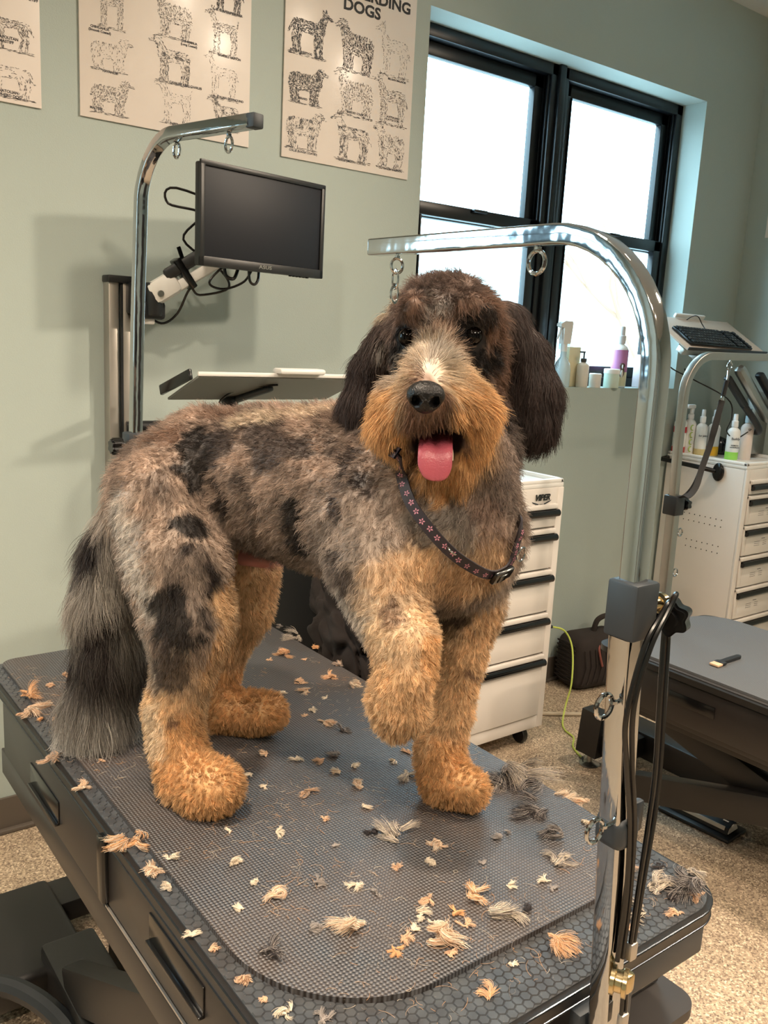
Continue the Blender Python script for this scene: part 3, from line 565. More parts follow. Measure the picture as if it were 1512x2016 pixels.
bottle('pale pink spray bottle with red stripe and blue cap at the cabinet end', 3.835, 2.245, CZ, .24, .029, 'blush', 'spray', col=(240, 222, 212), txt=[('SP', .82, .016)], group=G2, capc=(196, 216, 226), capname='cap_blue')
for lab, x, y, rr in (('small black rounded pot behind the sand band bottle', 3.85, 2.47, .032), ('black domed clipper case behind the amber bottle', 3.915, 2.43, .05)):
    b = MB(); b.lathe([(rr, 0), (rr * 1.02, .01), (rr * .95, rr), (rr * .6, rr * 1.5), (.004, rr * 1.7)], (x, y, CZ)); tag(b.build('clipper_case', M_blkgl), lab, 'case')

# ------------------------------------------------------------------ floor things
bag = thing('quilted_bag', 'black quilted bag with a braided zip pull on the floor by the wall', 'bag', (3.06, 2.40, 0), rz=-.15)
b = MB(); b.box((0, 0, .125), (.30, .18, .25), .06, None, 5)
o = b.build('bag_body', M_fabric, bag)
b = MB()
for i in range(9):
    for s in (-1, 1): b.tube([(-.15 + .003, -.06 + 0 * i, .05 + i * .02), (-.153, 0, .05 + i * .02 + s * .01), (-.15, .06, .05 + i * .02)], .003, 6)
for i in range(8): b.tube([(-.12 + i * .03, -.092, .04), (-.105 + i * .03, -.094, .12), (-.12 + i * .03, -.092, .2)], .003, 6)
b.build('quilting', M_fabric, bag)
b = MB(); b.tube(smooth_path([(-.02, -.07, .22), (-.04, -.09, .20), (-.035, -.099, .16), (-.02, -.1, .12)]), .005, 8); b.build('zip_pull', mat('braided_pull', (150, 84, 74), .7, var=.5, scale=160), bag)
b = MB(); b.tube(smooth_path([(0.0, 0, .24), (.02, 0, .30), (.09, 0, .31), (.11, 0, .24)]), .012, 8); b.build('bag_handle', M_fabric, bag)
M_lime = mat('lime_cable_sleeve', (190, 206, 96), .5)
yc = thing('data_cable', 'thin lime green cable hanging from the cabinet to the floor', 'cable', (2.91, 2.4, 0))
b = MB(); b.tube(smooth_path([(2.63, 2.27, .378), (2.70, 2.26, .35), (2.72, 2.23, .28), (2.70, 2.20, .15), (2.665, 2.19, .06), (2.62, 2.16, .008), (2.58, 2.11, .004), (2.56, 2.05, .004), (2.50, 2.0, .004), (2.47, 1.95, .004), (2.455, 1.915, .004)], 8), .0038, 8); setp(b.build('cable_sleeve', M_lime), yc)
b = MB(); b.tube([(2.55, 2.30, .385), (2.63, 2.27, .378)], .007, 8); setp(b.build('plug', M_blkpl), yc); b = MB(); b.tube([(2.455, 1.915, .005), (2.425, 1.885, .005)], .006, 8); setp(b.build('connector', M_blkpl), yc)
M_beige = mat('beige_cable_sleeve', (196, 182, 160), .5)
cable('mains_cable', [(2.60, 2.50, .36), (2.72, 2.49, .33), (2.76, 2.485, .2), (2.74, 2.48, .06), (2.70, 2.48, .01), (2.6, 2.46, .008)], .006, 'beige cable looping down the wall beside the white cabinet', m=M_beige)
cable('mains_cable', [(2.45, 2.35, .008), (2.58, 2.28, .008), (2.66, 2.23, .008), (2.76, 2.17, .008), (2.86, 2.13, .008), (3.0, 2.10, .008)], .008, 'thick beige cable lying across the floor towards the bag', m=M_beige)
fp = thing('foot_pedal', 'black foot control with white plus and minus marks on the floor', 'foot pedal', (2.455, 1.415, 0)); fp.rotation_euler = (0, 0, -1.50)
b = MB(); b.box((0, 0, .008), (.25, .12, .014), .006); b.build('base_plate', M_blkpl, fp)
b = MB(); b.prism([(-.036, .016), (-.03, .036), (-.006, .046), (.016, .044), (.03, .032), (.036, .016)], -.105, .105, Matrix.Rotation(PI / 2, 4, 'Y') @ Matrix.Rotation(PI / 2, 4, 'Z')); b.build('rocker', M_blkpl, fp)
b = MB(); b.box((0, -.037, .024), (.19, .004, .014), .002, Matrix.Rotation(-.25, 4, 'X')); b.build('side_stripe', M_whpl, fp)
b = MB(); b.prism([(-.03, .018), (-.024, .034), (0, .042), (.02, .036), (.03, .018)], .1055, .108, Matrix.Rotation(PI / 2, 4, 'Y') @ Matrix.Rotation(PI / 2, 4, 'Z')); b.build('end_cap', M_whpl, fp)
b = MB(); b.box((-.085, -.004, .0472), (.018, .005, .0015)); b.box((-.085, -.004, .0473), (.005, .018, .0015)); b.box((0, .006, .0472), (.005, .024, .0015)); b.box((.085, -.008, .0472), (.018, .005, .0015)); b.build('pedal_marks', M_whpl, fp)
# ------------------------------------------------------------------ the grooming table
TX0, TX1, TY0, TY1, TZ = .370, .974, .505, 1.730, .832
gt = thing('grooming_table', 'black electric grooming table with drawers, under the dog', 'table', (.672, 1.12, 0))
b = MB(); b.prism(rrect(TX0, TY0, TX1, TY1, .06, 10, (.02, .02, .02, .065)), TZ - .022, TZ - .002); setp(b.build('tabletop', M_blkmt), gt)
b = MB(); P = rrect(TX0, TY0, TX1, TY1, .06, 10, (.02, .02, .02, .065)); P = [(x, y, TZ - .004) for x, y in P]
b.tube(P + [P[0]], .0016, 8, cap=False); P2 = [(x, y, TZ - .02) for x, y, z in P]; b.tube(P2 + [P2[0]], .0013, 8, cap=False); setp(b.build('edge_trim', mat('dark_polished_trim', (70, 74, 80), .22, .9)), gt)
# hexagon-stud rubber top: studs where the mat leaves it bare
b = MB(); b.prism(rrect(TX0 + .006, TY0 + .006, TX1 - .006, TY1 - .006, .06, 10, (.018, .018, .018, .06)), TZ - .004, TZ)
hp = .0118; hr = hp / math.sqrt(3)
MX0, MX1, MY0, MY1, MR = .396, .962, .588, 1.722, .165
def in_rr(x, y, x0, y0, x1, y1, r, m=0):
    x0 += m; y0 += m; x1 -= m; y1 -= m
    if not (x0 < x < x1 and y0 < y < y1): return False
    if y < y0 + r:
        for cx in (x0 + r, x1 - r):
            if (cx < (x0 + x1) / 2 and x < cx) or (cx > (x0 + x1) / 2 and x > cx): return math.hypot(x - cx, y - y0 - r) < r
    return True
yy = TY0 + .012; row = 0
while yy < TY1 - .01:
    xx = TX0 + .012 + (hp / 2 if row % 2 else 0)
    while xx < TX1 - .01:
        if in_rr(xx, yy, TX0, TY0, TX1, TY1, .06, .010) and not in_rr(xx, yy, MX0, MY0, MX1, MY1, MR, .006):
            n = len(b.v)
            for rr, z in ((hr * .96, TZ), (hr * .82, TZ + .0016)):
                for q in range(6): a = PI / 6 + q * PI / 3; b.v.append((xx + rr * math.cos(a), yy + rr * math.sin(a), z))
            b.f += [(n + q, n + (q + 1) % 6, n + 6 + (q + 1) % 6, n + 6 + q) for q in range(6)] + [tuple(range(n + 6, n + 12))]; b.mi += [0] * 7
        xx += hp
    yy += hp * math.sqrt(3) / 2; row += 1
o = b.build('hexagon_rubber', M_hex, None, False); setp(o, gt)
M_panel = mat('dark_panel', (32, 28, 27), .38, var=.15, scale=4)
# drawer carcass and its two left drawers
b = MB(); b.box((.672, 1.10, .737), (.585, 1.03, .162), .004); setp(b.build('drawer_carcass', M_panel), gt)
for i, (ya, yb_) in enumerate(((.60, 1.058), (1.068, 1.60))):
    b = MB(); b.box((.3765, (ya + yb_) / 2, .742 if i else .768), (.012, yb_ - ya - .008, .135 if i else .098), .003); d = b.build('drawer', M_panel); setp(d, gt)
    yc_ = (ya + yb_) / 2 - .0 if i else .831; yc_ = 1.34 if i else .831
    b = MB(); b.box((.3695, yc_, .782 if i == 0 else .752), (.003, .15, .036), .001); b.box((.3675, yc_, .762 if i == 0 else .732), (.009, .15, .004), .001); setp(b.build('recessed_handle', M_blkgl), d)
b = MB(); b.box((.369, 1.062, .772), (.016, .022, .098), .004); setp(b.build('divider_post', M_blkgl), gt)
b = MB(); b.box((.3700, .83, .7165), (.003, .46, .003)); setp(b.build('groove_line', M_alu), gt)
b = MB(); b.box((.373, 1.10, .685), (.006, 1.03, .05), .002); setp(b.build('lower_rail', M_panel), gt)
# lifting frame and base
b = MB(); b.box((.67, 1.25, .625), (.42, .9, .05), .006); setp(b.build('top_frame', M_blkmt), gt)
for s in (-.17, .17):
    b = MB(); obox(b, Vector((.67 + s, 1.62, .14)), Vector((.67 + s, .80, .60)), .05, .09, .008); setp(b.build('scissor_arm', M_blkmt), gt)
    b = MB(); obox(b, Vector((.67 + s * .7, .75, .14)), Vector((.67 + s * .7, 1.60, .60)), .05, .09, .008); setp(b.build('scissor_arm', M_blkmt), gt)
b = MB(); b.box((.45, 1.885, .085), (.235, .335, .075), .018, None, 4); setp(b.build('base_plate', M_blkmt), gt)
for q_ in (((.76, 2.005, .075), (.40, .11, .055), .006), ((.76, .62, .075), (.5, .11, .055), .006)):
    b = MB(); b.box(*q_); setp(b.build('cross_bar', M_blkmt), gt)
b = MB(); b.box((.68, 1.2, .11), (.12, 1.15, .11), .012); b.box((.53, 1.2, .10), (.12, 1.15, .10), .012); b.box((.84, 1.2, .10), (.10, 1.15, .10), .012); setp(b.build('base_rail', M_blkmt), gt)
b = MB(); b.tube(smooth_path([(.30, 1.80, .11), (.40, 1.70, .12), (.46, 1.55, .11), (.47, 1.38, .07)]), .022, 10); setp(b.build('cable_conduit', M_blkpl), gt)
for x, y in ((.43, 1.97), (.93, 2.01), (.45, .62), (.95, .62)):
    b = MB(); b.lathe([(.034, 0), (.036, .004), (.03, .012), (.012, .018), (.012, .06)], (x, y, 0), 20); setp(b.build('levelling_foot', M_steel if x < .5 else M_blkpl), gt)
b = MB(); b.box((.35, 1.90, .02), (.07, .07, .035), .015); setp(b.build('levelling_foot', M_blkpl), gt)
# slide-out lower shelf, front corner
b = MB(); b.prism(rrect(.70, .53, .98, .80, .03), .640, .655); setp(b.build('lower_shelf', M_rub), gt)
b = MB(); b.box((.845, .512, .795), (.15, .012, .045), .004); setp(b.build('clamp_rail', M_slate), gt)

M = thing('rubber_mat', 'dark woven rubber mat with rounded corners on the grooming table, covered in clippings', 'mat', (.68, 1.15, TZ))
b = MB(); b.prism(rrect(MX0, MY0, MX1, MY1, .165, 16, (.03, .03, MR, MR)), TZ + .0005, TZ + .0082); o = b.build('mat_sheet', M_mat); setp(o, M)

# ------------------------------------------------------------------ grooming arms
def eye_bolt(b, p, R, axis='y', stem=(0, 0, .01)):
    b.torus(p, R, R * .2, axis=axis); b.tube([Vector(p) + Vector(stem).normalized() * R, Vector(p) + Vector(stem).normalized() * R + Vector(stem)], R * .2, 8); b.lathe([(R * .35, 0), (R * .35, R * .25)], Vector(p) + Vector(stem).normalized() * (R + .001), 10)
def star_knob(b, c, R, h, M0=None):
    n = 12; P = []
    for i in range(72): a = 2 * PI * i / 72; P.append(((R * (1 + .12 * math.cos(6 * a))) * math.cos(a), (R * (1 + .12 * math.cos(6 * a))) * math.sin(a)))
    b.prism(P, -h / 2, h / 2, M0); b.prism([(x * .86, y * .86) for x, y in P], -h / 2 - .004, h / 2 + .004, M0)
ga = thing('grooming_post', 'large chrome bent grooming arm in front, with a ring over the dog\'s head', 'grooming arm', (.665, .475, .80))
XP = lambda z: .654 + max(0, 1.24 - z) * .083
b = MB(); b.tube([Vector((XP(.66), .475, .66)), Vector((XP(1.24), .475, 1.24))], .0122, square=True, up=(0, 1, 0)); setp(b.build('lower_post', M_chrome), ga)
up_pts = [Vector((XP(1.20), .475, 1.20)), Vector((XP(1.35), .475, 1.35)), Vector((.653, .475, 1.478))]
for i in range(1, 13):
    a = PI / 2 * i / 12; up_pts.append(Vector((.653 - .001 * i / 12, .475 + .125 * (1 - math.cos(a)), 1.478 + .125 * math.sin(a))))
up_pts.append(Vector((.652, .897, 1.604)))
b = MB(); b.tube(up_pts, .0097, square=True, up=(0, 1, 0)); setp(b.build('bent_tube', M_chrome), ga)
b = MB(); b.box((.657, .475, 1.266), (.034, .034, .054), .003); setp(b.build('clamp_block', M_slate), ga)
b = MB(); b.lathe([(.007, 0), (.007, .018), (.010, .019), (.010, .024)], (0, 0, 0), 14, Matrix.Translation((.669, .468, 1.268)) @ Matrix.Rotation(PI / 2, 4, 'Y')); setp(b.build('clamp_bolt', M_brass), ga)
KM2 = Matrix.Translation((.709, .466, 1.252)) @ Matrix.Rotation(.3, 4, 'Z') @ Matrix.Rotation(PI / 2, 4, 'Y')
b = MB(); star_knob(b, (0, 0, 0), .0165, .013, KM2); b.tube([(0, 0, -.016), (0, 0, 0)], .009, 12, KM2); setp(b.build('star_knob', M_blkgl), ga)
b = MB(); b.box((.6735, .475, 1.038), (.034, .034, .034), .009, None, 4); b.box((.697, .474, 1.043), (.022, .009, .034), .003); setp(b.build('collar_clamp', M_slate), ga)
b = MB(); eye_bolt(b, (.632, .470, 1.050), .0115, 'y', (.016, 0, 0)); setp(b.build('eye_bolt', M_chrome), ga)
b = MB(); eye_bolt(b, (.626, .470, 1.178), .0115, 'y', (.012, 0, 0)); setp(b.build('eye_bolt', M_chrome), ga)
b = MB(); eye_bolt(b, (.652, .626, 1.578), .0110, 'x', (0, 0, .006)); setp(b.build('eye_bolt', M_chrome), ga)
b = MB(); eye_bolt(b, (.652, .851, 1.581), .0085, 'y', (0, 0, .006)); setp(b.build('eye_bolt', M_chrome), ga)
b = MB(); b.box((.652, .899, 1.604), (.0185, .003, .0185), .002); setp(b.build('end_plug', M_chrome), ga)
b = MB(); b.box((.715, .498, .79), (.09, .016, .045), .004); setp(b.build('table_bracket', M_slate), ga)
b = MB()
for i in range(2):
    c_ = Vector((.652, .853, 1.566 - i * .017)); b.torus(c_, .0078, .0019, Matrix.Translation(c_) @ Matrix.Diagonal((.7, .7, 1.3, 1)) @ Matrix.Translation(-c_), 18, 7, 'x' if i % 2 == 0 else 'y')
tag(b.build('chain', M_chrome), 'two link chrome chain hanging from the arm tip beside the dog\'s head', 'chain')
# black loops of cable over the knob
def loopset():
    t = thing('cable_loop', 'long doubled black cable hanging over the star knob down the post', 'cable', (.70, .46, 1.27))
    ends = [[(.674, .457, .90), (.676, .457, .97), (.668, .457, 1.05), (.650, .456, 1.12), (.640, .455, 1.17), (.650, .452, 1.235), (.668, .450, 1.265), (.684, .454, 1.274), (.694, .464, 1.262), (.712, .470, 1.235), (.712, .466, 1.18), (.714, .462, 1.10), (.712, .460, 1.05), (.702, .457, .975), (.695, .455, .915)],
            [(.682, .457, .90), (.682, .457, .97), (.674, .456, 1.05), (.657, .455, 1.12), (.647, .453, 1.18), (.657, .450, 1.235), (.676, .448, 1.270), (.690, .452, 1.281), (.700, .464, 1.266), (.705, .470, 1.24), (.704, .466, 1.18), (.706, .462, 1.10), (.703, .460, 1.05), (.695, .457, .975), (.690, .455, .915)]]
    for e in ends:
        b = MB(); b.tube(smooth_path(e, 8), .0026, 8); setp(b.build('cable_strand', M_cord), t)
    for q in (((.693, .455, .905), (.012, .008, .02)), ((.688, .452, .825), (.012, .008, .024))):
        b = MB(); b.box(*q, .0025); setp(b.build('crimp_sleeve', M_alu), t)
    for q in (.684, .690):
        b = MB(); b.tube([(q, .453, .865), (q + .001, .452, .83)], .0022, 8); setp(b.build('cable_strand', M_cord), t)
    b = MB(); b.lathe([(.012, -.008), (.0145, -.008), (.0145, -.004), (.011, -.003), (.011, .003), (.0145, .004), (.0145, .008), (.012, .008)], (0, 0, 0), 28, Matrix.Translation((.674, .452, .880)) @ Matrix.Rotation(PI / 2, 4, 'X') @ Matrix.Rotation(.5, 4, 'Y')); b.box((.682, .450, .878), (.014, .014, .022), .004); setp(b.build('pulley', M_brass), t)
loopset()

gb = thing('grooming_post', 'chrome grooming arm behind the dog, its tube reaching past the monitor', 'grooming arm', (.685, 1.76, .8))
b = MB(); b.tube([(.685, 1.76, .66), (.685, 1.76, 1.25)], .013, square=True, up=(0, 1, 0)); setp(b.build('lower_post', M_chrome), gb)
q = [Vector((.685, 1.76, 1.15)), Vector((.692, 1.76, 1.50)), Vector((.700, 1.76, 1.745))]
for i in range(1, 13): a = PI / 2 * i / 12; q.append(Vector((.700 + .02 * i / 12, 1.76 - .105 * (1 - math.cos(a)), 1.745 + .105 * math.sin(a))))
q.append(Vector((.79, 1.475, 1.858)))
b = MB(); b.tube(q, .0112, square=True, up=(0, 1, 0)); setp(b.build('bent_tube', M_chrome), gb)
b = MB(); b.box((.793, 1.470, 1.858), (.025, .022, .025), .003, Matrix.Translation((.793, 1.47, 1.858)) @ Matrix.Rotation(.24, 4, 'Z') @ Matrix.Translation((-.793, -1.47, -1.858))); setp(b.build('end_plug', M_slate), gb)
b = MB(); b.box((.685, 1.76, 1.248), (.040, .040, .055), .004); setp(b.build('clamp_block', M_slate), gb)
KM3 = Matrix.Translation((.645, 1.755, 1.248)) @ Matrix.Rotation(PI / 2, 4, 'Y'); b = MB(); star_knob(b, (0, 0, 0), .016, .018, KM3); setp(b.build('star_knob', M_blkgl), gb)
for x, y in ((.774, 1.53), (.733, 1.665)):
    b = MB(); eye_bolt(b, (x, y, 1.824), .0135, 'x', (0, 0, .008)); setp(b.build('eye_bolt', M_chrome), gb)

g3 = thing('grooming_post', 'steel grooming arm on the far table with a black loop hanging from it', 'grooming arm', (2.51, 1.69, .55))
b = MB(); b.tube([(2.515, 1.69, .42), (2.503, 1.69, .99)], .0165, square=True, up=(0, 1, 0)); setp(b.build('lower_post', M_steel), g3)
q = [Vector((2.50, 1.69, .98)), Vector((2.487, 1.69, 1.2)), Vector((2.485, 1.69, 1.365))]
for i in range(1, 13): a = PI / 2 * i / 12; q.append(Vector((2.485 + .13 * (1 - math.cos(a)), 1.69, 1.365 + .125 * math.sin(a))))
q.append(Vector((3.0, 1.69, 1.495)))
b = MB(); b.tube(q, .0125, square=True, up=(0, 1, 0)); setp(b.build('bent_tube', M_steel), g3)
b = MB(); b.box((2.503, 1.69, 1.0), (.05, .05, .065), .004); setp(b.build('clamp_block', M_blkpl), g3)
b = MB(); star_knob(b, (0, 0, 0), .018, .02, Matrix.Translation((2.553, 1.68, 1.0)) @ Matrix.Rotation(PI / 2, 4, 'Y')); setp(b.build('star_knob', M_blkgl), g3)
for z in (.905, .765):
    b = MB(); eye_bolt(b, (2.542, 1.68, z), .013, 'y', (-.012, 0, 0)); setp(b.build('eye_bolt', M_chrome), g3)
b = MB(); eye_bolt(b, (2.727, 1.69, 1.458), .014, 'y', (0, 0, .008)); setp(b.build('eye_bolt', M_chrome), g3)
nl = thing('grooming_loop', 'black strap noose hanging from the far arm\'s ring down to the post clamp', 'leash', (2.72, 1.69, 1.44))
b = MB(); b.tube([(2.722, 1.69, 1.448), (2.716, 1.685, 1.42), (2.712, 1.685, 1.41)], .004, 8); b.box((2.700, 1.685, 1.352), (.012, .008, .016), .003); setp(b.build('snap_hook', M_chrome), nl)
def ribbon(b, pts, w, th=.0015, side=(0, 1, 0)):
    P = smooth_path(pts, 6); vs = []; n = len(P)
    for i, p in enumerate(P):
        t_ = (P[min(i + 1, n - 1)] - P[max(i - 1, 0)]).normalized(); s_ = Vector(side[i * (len(side)) // n]) if isinstance(side[0], (tuple, list)) else Vector(side); u = (s_ - t_ * s_.dot(t_)).normalized(); nn = t_.cross(u)
        for a_, c_ in ((-1, -1), (1, -1), (1, 1), (-1, 1)): vs.append(p + u * w / 2 * a_ + nn * th / 2 * c_)
    fs = [(i * 4 + j, i * 4 + (j + 1) % 4, (i + 1) * 4 + (j + 1) % 4, (i + 1) * 4 + j) for i in range(n - 1) for j in range(4)]
    b.add(vs, fs + [(3, 2, 1, 0), tuple((n - 1) * 4 + j for j in range(4))])
b = MB(); b.tube([(2.712, 1.685, 1.412), (2.702, 1.685, 1.362)], .008, 8); ribbon(b, [(2.700, 1.685, 1.345), (2.665, 1.68, 1.25), (2.655, 1.68, 1.20), (2.615, 1.675, 1.12), (2.57, 1.66, 1.06), (2.52, 1.655, 1.032), (2.49, 1.66, 1.035)], .02, .002, (.8, -.6, 0))
ribbon(b, [(2.698, 1.687, 1.345), (2.69, 1.69, 1.26), (2.67, 1.69, 1.20), (2.64, 1.69, 1.12), (2.60, 1.69, 1.05), (2.54, 1.69, 1.02), (2.49, 1.71, 1.03)], .018, .002, (.8, -.6, 0)); setp(b.build('strap', M_web), nl)

# ------------------------------------------------------------------ second grooming table, lowered
g2 = thing('grooming_table', 'lower empty black grooming table at the right with a fine rubber mat', 'table', (2.44, 1.05, 0))
b = MB(); b.prism(rrect(2.135, .43, 2.745, 1.665, .05, 8), .575, .593); setp(b.build('tabletop', M_blkmt), g2)
b = MB(); b.prism(rrect(2.150, .445, 2.730, 1.650, .05, 8), .5932, .5955); setp(b.build('hexagon_rubber', M_rub), g2)
b = MB(); b.box((2.44, 1.05, .50), (.56, 1.08, .15), .004); setp(b.build('drawer_carcass', M_panel), g2)
for ya, yb_ in ((.52, 1.04), (1.05, 1.585)):
    b = MB(); b.box((2.157, (ya + yb_) / 2, .505), (.012, yb_ - ya, .125), .003); d = b.build('drawer', M_panel); setp(d, g2)
    b = MB(); b.box((2.150, (ya + yb_) / 2, .515), (.003, .15, .034), .001); setp(b.build('recessed_handle', M_blkgl), d)
b = MB(); b.box((2.44, 1.1, .40), (.42, 1.0, .05), .006); setp(b.build('top_frame', M_blkmt), g2)
for s in (-.17, .17):
    b = MB(); obox(b, Vector((2.44 + s, 1.55, .12)), Vector((2.44 + s, .70, .37)), .05, .09, .008); setp(b.build('scissor_arm', M_blkmt), g2)
    b = MB(); obox(b, Vector((2.44 + s * .7, .62, .12)), Vector((2.44 + s * .7, 1.50, .37)), .05, .09, .008); setp(b.build('scissor_arm', M_blkmt), g2)
b = MB(); b.box((2.62, 1.1, .10), (.12, 1.5, .10), .01); b.box((2.53, 1.78, .10), (.20, .10, .08), .012); b.box((2.40, .45, .10), (.5, .12, .09), .01); setp(b.build('base_frame', M_blkmt), g2)
b = MB(); b.prism([(-.045, 0), (.045, 0), (.03, .16), (-.03, .16)], -.045, .045, Matrix.Translation((2.455, 1.87, .05)) @ FACE_Y); setp(b.build('foot_housing', M_blkmt), g2)
for x, y in ((2.445, 1.875), (2.62, .45)):
    b = MB(); b.lathe([(.036, 0), (.038, .004), (.03, .008), (.010, .014), (.010, .06)], (x, y, 0), 20); setp(b.build('levelling_foot', M_steel), g2)
m2 = thing('rubber_mat', 'fine textured grey rubber mat lying on the lower right-hand table', 'mat', (2.44, 1.05, .5955))
b = MB(); b.prism(rrect(2.165, .46, 2.735, 1.655, .05, 8, (.12, .05, .05, .05)), .5957, .603); setp(b.build('mat_sheet', M_mat2), m2)
br = thing('small_brush', 'small black handled brush with pale bristles on the lower table mat', 'brush', (2.30, 1.33, .603)); br.rotation_euler = (0, 0, .02)
b = MB(); b.prism(rrect(0, -.008, .10, .008, .007, 5), .002, .010); b.box((-.005, 0, .006), (.02, .032, .009), .003); b.build('brush_handle', M_blkpl, br)
b = MB(); b.box((-.027, 0, .005), (.026, .030, .007), .002); b.build('bristles', mat('pale_bristle', (214, 178, 144), .8, var=.3, scale=300), br)
b = MB(); b.box((0, 0, .001), (.09, .09, .002), .0005, Matrix.Translation((2.20, .985, .6035)) @ Matrix.Rotation(.2, 4, 'Z')); tag(b.build('card', mat('pale_yellow_paper', (214, 194, 140), .6, var=.2, scale=60)), 'pale yellow card on the lower table at the right edge', 'card')

# ------------------------------------------------------------------ bin and smock behind the table
bn = thing('bin', 'tall black open bin standing behind the table under the dog\'s belly', 'bin', (1.22, 1.78, 0))
b = MB(); b.lathe([(.14, 0), (.155, .01), (.20, 1.06), (.21, 1.08), (.20, 1.085), (.19, 1.06), (.15, .05)], (0, 0, 0), 28, None, 1.0, 1.2); b.build('bin_body', mat('matt_black', (14, 13, 13), .8), bn)
def cloth_blob(name, c, r, seed, label):
    from mathutils import noise as nz
    bm = bmesh.new(); bmesh.ops.create_icosphere(bm, subdivisions=6, radius=1)
    for v in bm.verts:
        p = v.co.copy(); f = nz.noise(p * 1.5 + Vector((seed, 0, 0))); w = Vector((p.x, p.y, p.z)) + .5 * Vector((nz.noise(p * 1.3), nz.noise(p * 1.3 + Vector((5, 0, 0))), 0)); g = abs(nz.noise(Vector((w.x * 3.2, w.y * 3.2, w.z * .8)) + Vector((0, seed, 3)))); g2 = abs(nz.noise(Vector((w.x * 7, w.y * 7, w.z * 1.6)) + Vector((0, seed, 9))))
        v.co = Vector((p.x * r[0], p.y * r[1], p.z * r[2])) * (1 + .22 * f - .6 * (0.35 - g) - .25 * (.3 - g2)); v.co += Vector(c)
    for f in bm.faces: f.smooth = True
    me = bpy.data.meshes.new(name); bm.to_mesh(me); bm.free(); return tag(link(name, me, M_fabric), label, 'smock')
cloth_blob('smock', (1.105, 1.50, .84), (.075, .19, .16), 2.0, 'crumpled dark brown smock heaped beside the table edge, dusted with hair')
